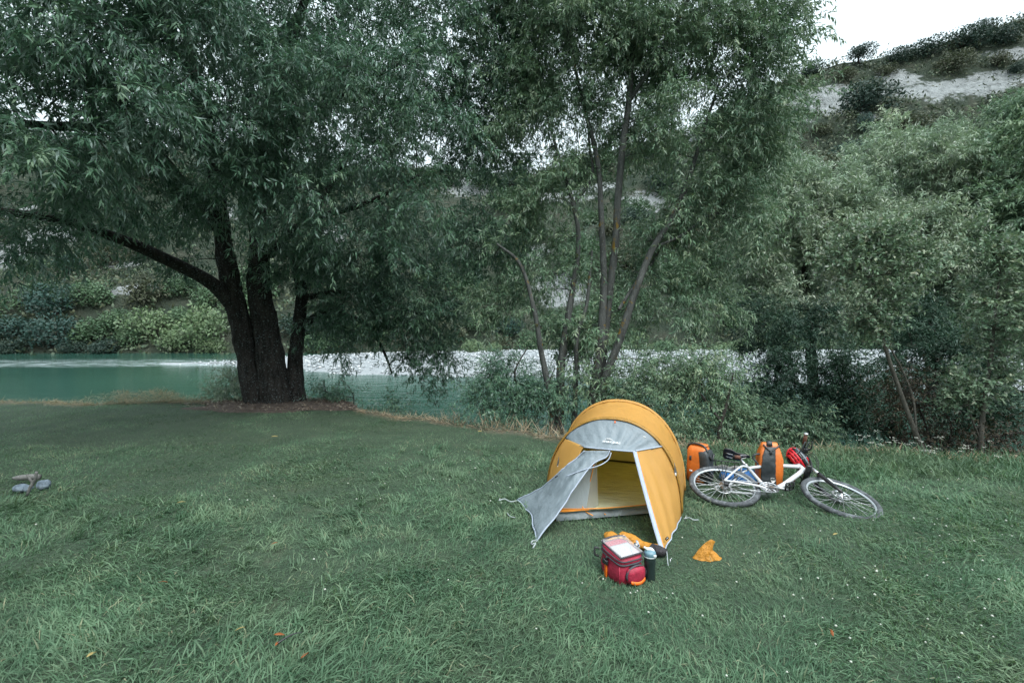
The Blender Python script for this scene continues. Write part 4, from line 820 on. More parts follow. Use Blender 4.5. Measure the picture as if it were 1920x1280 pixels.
def clover():
    r = np.random.default_rng(29); m = plain('clover_petal', (.40, .42, .37), .8, var=.1, scale=200); mb = MB(); st = MB()
    pts = []
    for cx, cy, sx, sy, n in [(2.0, 2.85, .6, .3, 32), (3.6, 3.7, .9, .4, 40), (3.3, 3.2, 1.2, .7, 16), (-.4, 5.2, .9, .5, 34), (.75, 2.85, .22, .10, 9), (.6, 2.4, 1.4, .25, 6), (3.5, 2.6, 1, .4, 7), (5.0, 5.0, .7, .4, 18), (-1.7, 4.4, .9, .8, 12), (-1.6, 3.2, .8, .5, 3), (2.0, 2.25, .7, .2, 5), (5.0, 3.6, .8, .6, 8)]:
        pts += [(r.normal(cx, sx), r.normal(cy, sy)) for _ in range(n)]
    for x, y in pts:
        if in_tent(np.array([x]), np.array([y]))[0] or y < 2.05 or y > edge_y(x) - .2: continue
        z = r.uniform(.03, .085); s = r.uniform(.0036, .0072); q = np.array([x, y, lawn_z(x, y) + z])
        th = np.linspace(0, 2 * np.pi, 7, endpoint=False)
        rows = [(.55, -.6), (1., -.15), (.9, .35), (.4, .8)]
        G = np.array([[(s * rr * (1 + .22 * ((i + j) % 2)) * math.cos(t), s * rr * (1 + .22 * ((i + j) % 2)) * math.sin(t), s * h) for j, (rr, h) in enumerate(rows)] for i, t in enumerate(th)])
        mb.add(G.reshape(-1, 3) + q, grid_faces(7, 4, True), np.array([np.arange(7) * 4 + 3]))
        tube(st, [(x + r.normal(0, .01), y + r.normal(0, .01), lawn_z(x, y)), q - np.array([0, 0, s * .5])], .0012, 3, cap=False)
    mb.build('clover_flowers', m, kind='stuff'); st.build('clover_stalks', M['grass'], kind='stuff')
    # tall white umbel weeds by the bank at the right
    mb = MB(); fl = MB()
    for _ in range(34):
        x = r.uniform(4.4, 5.6); y = edge_y(x) - r.uniform(.05, .6); h = r.uniform(.12, .3); b = np.array([x, y, lawn_z(x, y)]); tp = b + np.array([r.normal(0, .04), r.normal(0, .04), h])
        tube(mb, [b, (b + tp) / 2 + r.normal(0, .01, 3), tp], .0025, 4, cap=False, a=.4)
        for _ in range(9):
            q = tp + np.array([r.normal(0, .018), r.normal(0, .018), r.normal(0, .004)]); leaves(fl, np.tile(q, (3, 1)), unit(r.normal(size=(3, 3)) * np.array([1, 1, .2])), np.tile([[0, 0, 1.]], (3, 1)), np.full(3, .012), np.full(3, .009), np.zeros(3), .0)
    mb.build('wildflower_stalks', M['grass'], kind='stuff'); fl.build('wildflowers', m, kind='stuff')
clover()

# ------------------------------------------------------------------ object materials
M['fly_orange'] = fabric('fly_orange', (.66, .39, .115), .5, .45, .25, 9, .06, tcol=(.90, .70, .34))
M['fly_sleeve'] = fabric('fly_sleeve', (.34, .18, .03), .15, .5, .5, 20, .12)
M['fly_grey'] = fabric('fly_grey', (.24, .29, .325), .25, .5, .55, 11, .08, stretch=(1.4, 1.4, .6))
M['tape_grey'] = fabric('tape_grey', (.32, .37, .45), 0, .6, .3, 40)
M['inner_yellow'] = fabric('inner_yellow', (.56, .62, .40), .62, .6, .4, 10, .08, tcol=(.78, .90, .60))
M['floor_olive'] = fabric('floor_olive', (.52, .56, .40), 0, .6, .7, 7, .12, stretch=(1, 3, 1))
M['tub_grey'] = fabric('tub_grey', (.15, .185, .20), 0, .5, .8, 12, .12)
M['inner_front'] = fabric('inner_front', (.36, .43, .47), .3, .6, .5, 12, .08, tcol=(.5, .58, .6))
M['zip_orange'] = plain('zip_orange', (.75, .27, .03), .6)
M['white_print'] = plain('white_print', (.66, .66, .66), .6, var=.03)
M['black_plastic'] = plain('black_plastic', (.022, .024, .027), .45, var=.3)
M['rope'] = plain('rope', (.30, .34, .35), .8)
M['red_nylon'] = plain('red_nylon', (.30, .014, .04), .62, var=.25, scale=40, bmp=.5)
M['dark_zip'] = plain('dark_zip', (.045, .045, .055), .6)
M['hi_orange'] = plain('hi_orange', (.85, .16, .012), .5, var=.05)
M['paper'] = plain('paper', (.33, .35, .37), .5, var=.10, scale=34)
M['tyre'] = plain('tyre', (.055, .062, .07), .8, var=.3, scale=60, dirt=(.20, .22, .24))
M['rim'] = plain('rim', (.36, .40, .43), .4, .3, dirt=(.46, .47, .47))
M['spoke'] = plain('spoke', (.62, .64, .66), .3, .8)
M['frame_white'] = plain('frame_white', (.50, .52, .54), .3, var=.06, scale=18, dirt=(.42, .43, .43))
M['steel'] = plain('steel', (.42, .43, .45), .35, .8, var=.25)
M['bike_black'] = plain('bike_black', (.018, .019, .022), .35, var=.3)
M['cable'] = plain('cable', (.02, .02, .02), .5)
M['grip_brown'] = plain('grip_brown', (.11, .045, .028), .75)
M['pannier_orange'] = plain('pannier_orange', (.60, .155, .025), .45, var=.12, scale=16, bmp=.5)
M['pannier_black'] = plain('pannier_black', (.030, .037, .042), .5, var=.25, scale=16, bmp=.5)
M['helmet_red'] = plain('helmet_red', (.52, .012, .022), .25, var=.1)
M['helmet_black'] = plain('helmet_black', (.016, .018, .02), .25)
M['helmet_grey'] = plain('helmet_grey', (.14, .17, .19), .35)
M['blue_bag'] = plain('blue_bag', (.012, .14, .42), .5, var=.2, scale=18, bmp=.6)
M['grey_cloth'] = plain('grey_cloth', (.15, .15, .145), .9, var=.25, scale=25, bmp=.6)
M['sack_orange'] = fabric('sack_orange', (.55, .24, .028), .15, .5, .9, 26, .12, stretch=(1, 1, 1))
M['sack_black'] = fabric('sack_black', (.025, .022, .026), 0, .7, .9, 26, .12, stretch=(1, 1, 1))
M['bottle_smoke'] = plain('bottle_smoke', (.016, .026, .026), .16, var=.2, scale=15, spec=.6)
M['cap_teal'] = plain('cap_teal', (.12, .22, .27), .4)
M['cap_white'] = plain('cap_white', (.62, .68, .70), .35)
M['stone'] = plain('stone', (.12, .16, .20), .85, var=.4, scale=22, bmp=.6, dirt=(.24, .29, .34))
M['log'] = plain('log', (.15, .15, .145), .9, var=.3, scale=30, bmp=.8)

def part(mb, name, mat, root, smooth=True, sub=None, **kw):
    """links mb (built in world coordinates) as a part of root, or as a sub-part of a part"""
    o = mb.build(name, mat, sub or root, smooth, **kw)
    if sub is None: o.location = -root.location
    return o
def solid(o, th, off=0):
    md = o.modifiers.new('thickness', 'SOLIDIFY'); md.thickness = th; md.offset = off; return o

# ------------------------------------------------------------------ tent
def TW(s, t, z):
    s, t, z = np.broadcast_arrays(np.asarray(s, float), np.asarray(t, float), np.asarray(z, float))
    return np.stack([TENT_C[0] + s * TENT_R[0] + t * TENT_A[0], TENT_C[1] + s * TENT_R[1] + t * TENT_A[1], z], -1)
HOOPS = np.array([(0, .600, .800), (.25, .612, .838), (.60, .622, .868), (.9, .60, .83), (1.3, .55, .72), (1.75, .46, .56), (2.1, .36, .40), (2.35, .22, .22)])
def hoop_dims(t): return np.interp(t, HOOPS[:, 0], HOOPS[:, 1]), np.interp(t, HOOPS[:, 0], HOOPS[:, 2])
def hoop(phi, t, k=1.0, lift=0.):
    hw, h = hoop_dims(t); c, s = np.cos(phi), np.sin(phi)
    return TW(hw * k * np.sign(c) * np.abs(c) ** .92, t, h * k * np.abs(s) ** .88 + lift)
def wrinkle(G, amp, f, seed, stretch=(1, 1, 1)):
    V = G.reshape(-1, 3); n = vnoise(V * np.array(stretch), f, seed, 3)[:, None]
    du = np.gradient(G, axis=0); dv = np.gradient(G, axis=1); N = unit(np.cross(du, dv)).reshape(-1, 3)
    return (V + N * n * amp).reshape(G.shape)
def tent():
    base = TW(0, 0, 0); root = empty('tent', base, 'small orange and grey tunnel tent with its door flap pegged open on the lawn', 'tent')
    ts = np.concatenate([np.linspace(0, 1.3, 34), np.linspace(1.36, 2.35, 18)]); ph = np.linspace(0, np.pi, 56)
    PH, TT = np.meshgrid(ph, ts, indexing='ij')
    sag = 1 - .022 * np.sin(np.pi * np.clip(TT / .6, 0, 1)) * (np.sin(PH) ** .5) - .03 * np.sin(np.pi * np.clip((TT - .6) / 1.5, 0, 1))
    hw, h = hoop_dims(TT); c, s = np.cos(PH), np.sin(PH)
    G = TW(hw * sag * np.sign(c) * np.abs(c) ** .92, TT, h * sag * s ** .88 + .015)
    _N = np.stack([np.cos(PH) * TENT_R[0], np.cos(PH) * TENT_R[1], np.sin(PH)], -1)
    rip = np.cos(PH * 46 + 3 * np.sin(PH * 5)) * (np.exp(-TT / .10) + np.exp(-np.abs(TT - .6) / .09) * .8) * .0045 - .010 * np.sin(PH * 9 + TT * 4) * np.exp(-((TT - 1.1) / .5) ** 2) * .6
    G = wrinkle(G + _N * rip[..., None], .008, 5, 51, (1, 1, .4))
    solid(part(sheet(MB(), G), 'fly', M['fly_orange'], root), .002)
    # tail wall of the fly
    PH, K = np.meshgrid(ph, np.linspace(1, .02, 6), indexing='ij'); hw, h = hoop_dims(2.35)
    part(sheet(MB(), TW(hw * K * np.cos(PH), 2.35 + .25 * (1 - K), h * K * np.sin(PH) + .015)), 'fly_tail', M['fly_orange'], root)
    # pole sleeves along both hoops
    for t0, t1, r in ((-.012, .05, .010), (.575, .625, .010)):
        PHs, TS = np.meshgrid(np.linspace(.02, np.pi - .02, 60), np.linspace(0, 1, 7), indexing='ij'); k = 1 + .022 * np.sin(np.pi * TS)
        hw, h = hoop_dims(max(t0, 0)); 
        Gs = TW(hw * k * np.sign(np.cos(PHs)) * np.abs(np.cos(PHs)) ** .92, t0 + (t1 - t0) * TS, h * k * np.sin(PHs) ** .88 + .017)
        solid(part(sheet(MB(), wrinkle(Gs, .003, 14, 3)), 'pole_sleeve', M['fly_sleeve'] if t0 < 0 else M['fly_orange'], root), .0015)
    # grey roof of the porch
    def roof(u, v):
        ph_ = R(134) - R(88) * u; a = hoop(ph_, 0, 1.0, .012); b = TW(-.215 + .44 * u, -.20 - .03 * np.sin(np.pi * u), .602 - .012 * np.abs(u - .5))
        v = np.asarray(v)[..., None]; return a * (1 - v) + b * v + np.array([0, 0, 1]) * (-.018 * np.sin(np.pi * v))
    u, v = np.meshgrid(np.linspace(0, 1, 44), np.linspace(0, 1, 16), indexing='ij'); G = roof(u, v)
    fold = .007 * np.sin(u * 52 + 2.5 * v * (u - .4)) * np.sin(np.pi * np.clip(v * 1.1, 0, 1)) * np.clip((u - .28) * 3, .25, 1)
    G = G + np.stack([0 * fold, -fold, fold], -1)
    solid(part(sheet(MB(), wrinkle(G, .009, 9, 61)), 'porch_roof', M['fly_grey'], root), .0015)
    # right orange porch panel from hoop to the taped door edge
    def door_edge(v, sgn=1): # from porch roof corner to the peg
        v = np.asarray(v, float); a = TW(.225, -.20, .598) if sgn > 0 else TW(-.215, -.20, .598); b = TW(.485, -.735, .012) if sgn > 0 else TW(-.485, -.74, .012)
        return a + (b - a) * v[..., None] + np.array([0, 0, -.02]) * np.sin(np.pi * v)[..., None]
    def panel(u, v): # u 0 hoop .. 1 door edge, v 0 top .. 1 ground
        a = hoop(R(46) * (1 - np.asarray(v)), 0, 1.0, .008); b = door_edge(v); u = np.asarray(u)[..., None]; return a * (1 - u) + b * u
    u, v = np.meshgrid(np.linspace(0, 1, 30), np.linspace(0, 1, 46), indexing='ij'); G = panel(u, v)
    ripple = .010 * np.sin(u * 21 + 3 * v + 2 * np.sin(3 * v)) * np.sin(np.pi * u) * np.clip(v * 2.2, 0.1, 1) + .03 * np.sin(np.pi * u) * np.sin(np.pi * np.clip(v, 0, 1)) 
    n = np.array([TENT_R[0] * .55 - TENT_A[0] * .8, TENT_R[1] * .55 - TENT_A[1] * .8, .1])
    G = wrinkle(G - ripple[..., None] * n * .9, .006, 8, 71, (1, 1, .35))
    solid(part(sheet(MB(), G), 'porch_panel', M['fly_orange'], root), .0015)
    # grey tape along the door edge and along the hem
    v1 = np.linspace(0, 1, 40); e = door_edge(v1); nn = unit(np.array([-.75, -.62, .15]))
    tp = np.stack([e + nn * -.002 + np.array([.012, -.004, 0]), e + nn * .004 + np.array([-.020, -.006, 0])], 0); tp[:, :, :] += np.array([0, -.006, 0])
    solid(part(sheet(MB(), tp), 'door_tape', M['tape_grey'], root), .003)
    part(tube(MB(), e + np.array([.014, -.010, 0]), .0025, 5), 'door_zip', M['zip_orange'], root)
    mb = MB(); tube(mb, [G[i, -1] + np.array([0, 0, .003]) for i in range(30)], .006, 6); part(mb, 'hem_tape', M['tape_grey'], root)
    mb = MB(); tube(mb, [panel(q, 0) + np.array([0, -.006, .004]) for q in np.linspace(0, 1, 14)], .007, 6); tube(mb, [roof(q, 1.0) + np.array([0, -.004, 0]) for q in np.linspace(0, 1, 14)], .007, 6); part(mb, 'roof_tape', M['tape_grey'], root)
    # left orange porch panel, half hidden by the flap
    def lpanel(u, v):
        a = hoop(np.pi - R(46) * (1 - np.asarray(v)), 0, 1.0, .008); v = np.asarray(v, float); b0 = TW(-.215, -.19, .598); b1 = TW(-.47, -.42, .02); b = b0 + (b1 - b0) * v[..., None]
        u = np.asarray(u)[..., None]; return a * (1 - u) + b * u
    u, v = np.meshgrid(np.linspace(0, 1, 18), np.linspace(0, 1, 30), indexing='ij'); G = lpanel(u, v)
    solid(part(sheet(MB(), wrinkle(G, .010, 7, 81, (1, 1, .35))), 'porch_panel', M['fly_orange'], root), .0015)
    # grey door flap thrown open to the left
    U = smooth_path([at(1096, 845, 4.13), at(1079, 859, 4.15), at(1060, 875, 4.16), at(1040, 893, 4.2), at(1006, 919, 4.32), on_ground(970, 937, .03)], 40)
    Wd = smooth_path([at(1143, 845, 4.06), at(1136, 857, 4.05), at(1110, 871, 4.02), at(1072, 922, 3.88), at(1046, 962, 3.78), on_ground(1005, 1014, .012)], 40)
    q = np.linspace(0, 1, 26)[:, None, None]; G = U[None] * (1 - q) + Wd[None] * q; k = np.linspace(0, 1, 40)[None, :, None]
    G = G + np.array([.02, -.05, .03]) * np.sin(np.pi * q) * np.sin(np.pi * np.clip(k * .9, 0, 1)) + np.array([.5, .5, .2]) * .016 * np.sin(q * 15 + 5 * k + 2.4 * np.sin(7 * k)) * np.sin(np.pi * q) * np.clip(k * 3, 0, 1)
    bow = np.array([.03, .035, .015]) * np.sin(np.pi * q) * np.clip((k - .8) / .2, 0, 1) ** 2
    G = wrinkle(G + bow, .016, 7, 91); G = wrinkle(G, .007, 24, 92)
    fl = solid(part(sheet(MB(), G), 'door_flap', M['fly_grey'], root), .002)
    mb = MB(); tube(mb, G[0] + np.array([0, -.004, .002]), .0065, 6); tube(mb, G[-1] + np.array([0, -.004, .002]), .0065, 6); tube(mb, G[:, -1], .006, 6)
    part(mb, 'flap_tape', M['tape_grey'], root, sub=fl)
    part(tube(MB(), [at(1146, 848, 4.05), at(1140, 862, 4.03), at(1122, 873, 4.0), at(1095, 880, 3.99), at(1060, 893, 4.0)], .005, 6, smooth=True), 'flap_tape', M['tape_grey'], root, sub=fl)
    part(box(MB(), at(1043, 893, 4.10), (.028, .006, .012), rotz(.2) @ rot_axis((0, 1, 0), -.5)), 'flap_toggle', M['black_plastic'], root, sub=fl)
    # inner tent: shell, back wall, floor, tub front
    PH, TT = np.meshgrid(np.linspace(0, np.pi, 40), np.linspace(.03, 1.42, 20), indexing='ij'); hw, h = hoop_dims(TT); c, s = np.cos(PH), np.sin(PH)
    G = TW(hw * .93 * np.sign(c) * np.abs(c) ** .92, TT, (h * .92 * s ** .88) * (1 - .1 * TT) + .012)
    part(sheet(MB(), wrinkle(G, .008, 6, 5)), 'inner_wall', M['inner_yellow'], root)
    K, PH = np.meshgrid(np.linspace(0, 1, 12), np.linspace(0, np.pi, 40), indexing='ij'); hw, h = hoop_dims(1.42)
    G = TW(hw * .93 * K * np.cos(PH), 1.42 - .01 * K, h * .92 * K * .86 * np.sin(PH) + .012); part(sheet(MB(), wrinkle(G, .01, 6, 6)), 'inner_back_wall', M['inner_yellow'], root)
    part(tube(MB(), TW(np.linspace(-.5, .5, 12), 1.40, .035 + 0 * np.linspace(0, 1, 12)), .012, 6), 'inner_seam', M['black_plastic'], root)
    fl_l, fl_r = np.array([.375, 4.02]), np.array([1.25, 4.20])
    a, b_ = np.meshgrid(np.linspace(0, 1, 40), np.linspace(0, 1, 50), indexing='ij')
    f0 = np.concatenate([fl_l + (fl_r - fl_l) * a[..., None], 0 * a[..., None]], -1); f1 = TW(-.5 + 1.0 * a, 1.42, 0)
    G = f0 * (1 - b_[..., None]) + f1 * b_[..., None]; G[..., 2] = .028 + .016 * vnoise(np.c_[G[..., 0].ravel() * .6, G[..., 1].ravel() * 2.4], 3, 12, 4).reshape(a.shape) * np.sin(np.pi * np.clip(b_, .02, 1)) + .05 * np.exp(-((b_ - .0) / .03) ** 2)
    part(sheet(MB(), G), 'inner_floor', M['floor_olive'], root)
    u, v = np.meshgrid(np.linspace(0, 1, 40), np.linspace(0, 1, 8), indexing='ij')
    tub = np.concatenate([fl_l + (fl_r - fl_l) * u[..., None] + np.array([.0, -.008]) * np.sin(np.pi * v)[..., None], (.004 + (.078 - .03 * u) * (1 - v) * (1 - .25 * np.sin(np.pi * u)))[..., None]], -1); tub[..., 1] += .05 * (1 - v)
    part(sheet(MB(), wrinkle(tub, .020, 11, 15, (1, 1, 1))), 'tub_front', M['tub_grey'], root)
    zp = [tub[i, 0] + np.array([0, -.012, .016]) for i in range(40)]
    part(tube(MB(), zp, .0045, 5), 'inner_zip', M['zip_orange'], root)
    part(sheet(MB(), np.stack([np.array(zp[:14]) + np.array([0, -.003, -.006]), np.array(zp[:14]) + np.array([0, -.005, -.026])], 0)), 'zip_flap', M['zip_orange'], root)
    # mesh half of the inner door and the pale inner front wall at the left
    mm, t, bb, o = new_mat('mesh_cloth'); bb.inputs['Base Color'].default_value = (.50, .56, .60, 1); bb.inputs['Roughness'].default_value = .7
    trp = t.nodes.new('ShaderNodeBsdfTransparent'); ms = t.nodes.new('ShaderNodeMixShader'); ms.inputs[0].default_value = .42; t.links.new(trp.outputs[0], ms.inputs[1]); t.links.new(bb.outputs[0], ms.inputs[2]); t.links.new(ms.outputs[0], o.inputs[0])
    u, v = np.meshgrid(np.linspace(0, 1, 16), np.linspace(0, 1, 24), indexing='ij')
    tl, tr_, bl, br = at(1098, 862, 4.22), at(1113, 862, 4.24), tub[1, 0], tub[12, 0]
    G = (tl * (1 - u[..., None]) + tr_ * u[..., None]) * (1 - v[..., None]) + (bl * (1 - u[..., None]) + br * u[..., None]) * v[..., None]
    part(sheet(MB(), wrinkle(G, .014, 7, 25, (1, 1, .3))), 'inner_front_wall', M['inner_front'], root)
    tl, tr_, bl, br = at(1110, 858, 4.25), at(1119, 858, 4.26), tub[11, 0], at(1122, 961, 4.30)
    G = (tl * (1 - u[..., None]) + tr_ * u[..., None]) * (1 - v[..., None]) + (bl * (1 - u[..., None]) + br * u[..., None]) * v[..., None]
    part(sheet(MB(), wrinkle(G, .012, 7, 26, (1, 1, .3))), 'mesh_door', mm, root)
    part(tube(MB(), [at(1114, 868, 4.2), at(1107, 900, 4.19), at(1099, 925, 4.18), at(1091, 944, 4.14), at(1098, 958, 4.1), at(1112, 966, 4.06)], .0042, 5, smooth=True), 'inner_zip', M['zip_orange'], root)
    part(tube(MB(), [at(1116, 954, 4.22), at(1128, 960, 4.16), at(1136, 964, 4.1)], .0035, 5, smooth=True), 'inner_zip', M['zip_orange'], root)
    # print on the porch roof
    def on_roof(x, y):
        u_ = .50 + x / .50; v_ = .70 - y / .285; e_ = 1e-3
        p = roof(u_, v_); n_ = unit(np.cross(roof(u_ + e_, v_) - p, roof(u_, v_ + e_) - p)); n_ = np.where(n_[..., 1:2] > 0, -n_, n_); return p + n_ * .016
    cu = bpy.data.curves.new('logo_text', 'FONT'); cu.body = 'macpac'; cu.size = .041; cu.align_x = 'CENTER'; cu.offset = .0003; cu.space_character = 1.05
    to = bpy.data.objects.new('logo_text', cu); COL.objects.link(to); bpy.context.view_layer.update()
    tm = bpy.data.meshes.new_from_object(to.evaluated_get(bpy.context.evaluated_depsgraph_get())); bpy.data.objects.remove(to); bpy.data.curves.remove(cu)
    co = np.zeros(len(tm.vertices) * 3); tm.vertices.foreach_get('co', co); co = co.reshape(-1, 3)
    P = on_roof(co[:, 0] + .018, co[:, 1] - .022); tm.vertices.foreach_set('co', P.astype(np.float32).ravel()); tm.materials.clear(); tm.materials.append(M['white_print']); tm.name = 'logo_text'
    o = bpy.data.objects.new('logo_text', tm); COL.objects.link(o); o.parent = root; o.location = -root.location
    mb = MB()
    for pl in ([(-.062, .032), (-.052, .050), (-.038, .064), (-.022, .050), (-.012, .040)], [(-.044, .040), (-.034, .052), (-.022, .062), (-.008, .048), (.006, .040)], [(-.024, .042), (-.014, .053), (.0, .040)]):
        pl = np.array(pl); tube(mb, on_roof(pl[:, 0] * .78 + .018, pl[:, 1] * .78 - .024), .0020, 4)
    part(mb, 'logo_peaks', M['white_print'], root)
    # small tabs, vents ties, label, pegs and guy lines
    def tab(px, py, D, w, h, mat, nm, rz=0, ry=0): part(box(MB(), at(px, py, D), (w, .005, h), rotz(rz) @ rot_axis((0, 1, 0), ry)), nm, mat, root)
    tab(1103, 815, 4.30, .026, .014, M['white_print'], 'tie_tab', .2, -.35); tab(1208, 819, 4.10, .02, .014, M['white_print'], 'tie_tab', -.3, .3)
    tab(1153, 791, 4.24, .012, .02, M['hi_orange'], 'pole_tab')
    part(box(MB(), at(1250.5, 1009, 3.545), (.030, .006, .018), rotz(-.5) @ rot_axis((0, 1, 0), -.9)), 'label_patch', M['black_plastic'], root)
    lb = part(box(MB(), at(1250.5, 1009, 3.538), (.017, .005, .004), rotz(-.5) @ rot_axis((0, 1, 0), -.9)), 'label_print', M['white_print'], root)
    for px, py, D, sg in ((1265, 879, 4.02, 1), (1047, 866, 4.38, -1)):
        p = at(px, py, D); G = np.array([[p + np.array([-.006 * sg, 0, .05]), p + np.array([.016 * sg, -.01, -.03])], [p + np.array([-.002 * sg, 0, .05]), p + np.array([-.008 * sg, -.01, -.035])]])
        solid(part(sheet(MB(), G), 'guy_patch', M['tape_grey'], root), .003)
        part(tube(MB(), [p + np.array([.004 * sg, -.01, -.03]), p + np.array([.005 * sg, -.012, -.055])], .006, 6), 'guy_cleat', M['white_print'], root)
    def cord(pts, nm='guy_line', r=.0035): part(tube(MB(), pts, r, 5, smooth=True), nm, M['rope'], root)
    cord([on_ground(970, 938, .03), on_ground(957, 940, .035), on_ground(946, 935, .04), on_ground(935, 938, .03)], r=.006)
    cord([on_ground(1005, 1013, .02), on_ground(998, 1014, .06), on_ground(996, 1020, .04), on_ground(1004, 1018, .05), on_ground(999, 1027, .03)], r=.006)
    pt = TW(.485, -.735, .01); cord([pt, pt + np.array([.012, -.03, .03]), on_ground(1252, 1054, .03), on_ground(1253, 1060, .02)], r=.0035)
    cord([on_ground(1282, 972, .03), on_ground(1292, 970, .04), on_ground(1300, 974, .04), on_ground(1309, 974, .03)], r=.005)
    cord([on_ground(950, 960, .03), on_ground(956, 967, .045), on_ground(966, 970, .03)], r=.004)
    for px, py in ((1256, 1053), (1003, 1020), (1285, 972), (936, 938)):
        p = on_ground(px, py); mb = MB(); tube(mb, [p + np.array([0, 0, -.05]), p + np.array([0.003, 0, .022])], .0032, 6); tube(mb, [p + np.array([.003, 0, .022]), p + np.array([.012, 0, .026]), p + np.array([.015, 0, .016])], .0032, 6); part(mb, 'tent_peg', M['steel'], root)
tent()

# ------------------------------------------------------------------ bicycle
BQ = dict(o=np.array([2.047, 4.605, .106]), yaw=-.275, tilt=.269, pit=-.018, steer=.142, s=.926)
def _bike_axes():
    y, p, t = BQ['yaw'], BQ['pit'], BQ['tilt']
    fw = np.array([math.cos(y) * math.cos(p), math.sin(y) * math.cos(p), math.sin(p)]); h = np.cross([0, 0, 1], fw); h /= np.linalg.norm(h); w = np.cross(fw, h)
    up = h * math.cos(t) + w * math.sin(t); return np.stack([fw, up, np.cross(fw, up)])
BA = _bike_axes(); _st = R(70.5); SAX = np.array([-math.cos(_st), math.sin(_st), 0]); HB = np.array([.865, .43, 0]); FAX = np.array([1.06, 0, 0]); HT = np.array([.825, .543, 0])
SM = rot_axis(SAX, BQ['steer'])
def BW(v): return BQ['o'] + BQ['s'] * (np.asarray(v, float) @ BA)
def FW(v): return BW(HB + (np.asarray(v, float) - HB) @ SM.T)
def bike():
    s_ = BQ['s']; base = BW((.5, -.1, 0)); base[2] = 0
    root = empty('bicycle', base, 'white mountain bike lying on its side on the lawn beside the tent', 'bicycle')
    def wheel(cen, fn, rear):
        tm = MB(); n = 150; th = np.linspace(0, 2 * np.pi, n, endpoint=False); ps = np.linspace(0, 2 * np.pi, 14, endpoint=False)
        TH, PS = np.meshgrid(th, ps, indexing='ij'); ii = np.arange(n)[:, None]; jj = np.arange(14)[None]
        knob = np.where(np.cos(PS) > .25, .0034 * (((ii // 1) + (jj % 2)) % 2), 0); r0 = .0255 + knob; rr = .3185 + r0 * np.cos(PS)
        V = np.stack([rr * np.cos(TH), rr * np.sin(TH), r0 * 1.02 * np.sin(PS)], -1).reshape(-1, 3) + cen
        tm.add(fn(V), np.concatenate([grid_faces(n, 14, True), np.stack([np.arange(n) * 14 + 13, np.roll(np.arange(n), -1) * 14 + 13, np.roll(np.arange(n), -1) * 14, np.arange(n) * 14], -1)]))
        w = empty('wheel', -root.location, parent=root)
        if rear: w['label'] = 'rear wheel with cassette, half over the pannier'
        else: w['label'] = 'front wheel turned out on the grass with its bright disc'
        part(tm, 'tyre', M['tyre'], root, sub=w)
        prof = [(.300, -.013), (.296, -.012), (.285, -.006), (.280, 0), (.285, .006), (.296, .012), (.300, .013), (.298, 0), (.300, -.013)]
        G = np.array([[(r * math.cos(t) + cen[0], r * math.sin(t) + cen[1], z + cen[2]) for r, z in prof] for t in np.linspace(0, 2 * np.pi, 72, endpoint=False)])
        part(MB().add(fn(G.reshape(-1, 3)), grid_faces(72, len(prof), True)), 'rim', M['rim'], root, sub=w)
        sp = []; 
        for k in range(32):
            a = 2 * np.pi * k / 32; sd_ = 1 if k % 2 else -1; a2 = a + (.55 if (k // 2) % 2 else -.55)
            sp.append([(.284 * math.cos(a), .284 * math.sin(a), 0), (.024 * math.cos(a2), .024 * math.sin(a2), .026 * sd_)])
        sp = fn((np.array(sp) + cen).reshape(-1, 3)).reshape(-1, 2, 3)
        V, F = tubes(sp, np.full((32, 2), .0016), 4); part(MB().add(V, F), 'spokes', M['spoke'] if rear else M['steel'], root, sub=w)
        hb = MB(); lathe(hb, [(.006, -.055), (.02, -.05), (.022, -.03), (.028, -.028), (.028, -.022), (.014, -.018), (.014, .018), (.028, .022), (.028, .028), (.02, .03), (.006, .055)], sides=16)
        for V_ in hb.V: V_[:] = fn(V_ + cen)
        part(hb, 'hub', M['steel'], root, sub=w)
        dr = MB(); k = 48; th = np.linspace(0, 2 * np.pi, k, endpoint=False); zc = -.036
        G = np.array([[((.080 + .003 * (i % 2)) * math.cos(t), (.080 + .003 * (i % 2)) * math.sin(t), zc), (.062 * math.cos(t), .062 * math.sin(t), zc), (.062 * math.cos(t), .062 * math.sin(t), zc + .002), ((.080 + .003 * (i % 2)) * math.cos(t), (.080 + .003 * (i % 2)) * math.sin(t), zc + .002), ((.080 + .003 * (i % 2)) * math.cos(t), (.080 + .003 * (i % 2)) * math.sin(t), zc)] for i, t in enumerate(th)])
        G[..., 2] = -G[..., 2] if not rear else G[..., 2]
        dr.add(fn(G.reshape(-1, 3) + cen), grid_faces(k, 5, True))
        for q in range(6):
            a = q * np.pi / 3; z_ = G[0, 1, 2]; tube(dr, fn(np.array([(.02 * math.cos(a), .02 * math.sin(a), z_), (.064 * math.cos(a + .35), .064 * math.sin(a + .35), z_)]) + cen), .0035, 5)
        part(dr, 'brake_disc', M['spoke'], root, sub=w)
        if rear:
            cs = MB(); prof = []
            for q in range(8): r = .052 - .0036 * q; prof += [(r, .014 + .0042 * q), (r, .016 + .0042 * q), (r - .008, .0162 + .0042 * q)]
            lathe(cs, [(.01, .013)] + prof + [(.01, .05)], sides=26)
            for V_ in cs.V: V_[:] = fn(V_ + cen)
            part(cs, 'cassette', M['steel'], root, sub=w)
    wheel(np.zeros(3), BW, True); wheel(FAX, FW, False)
    BB = np.array([.42, -.02, 0]); SC = np.array([.288, .41, 0])
    f = MB()
    tube(f, BW([SC + (0.006, -.022, 0), (.45, .452, 0), (.62, .497, 0), HT + (.0, -.028, 0)]), np.array([.0175, .018, .020, .024]) * s_, 12, smooth=True)
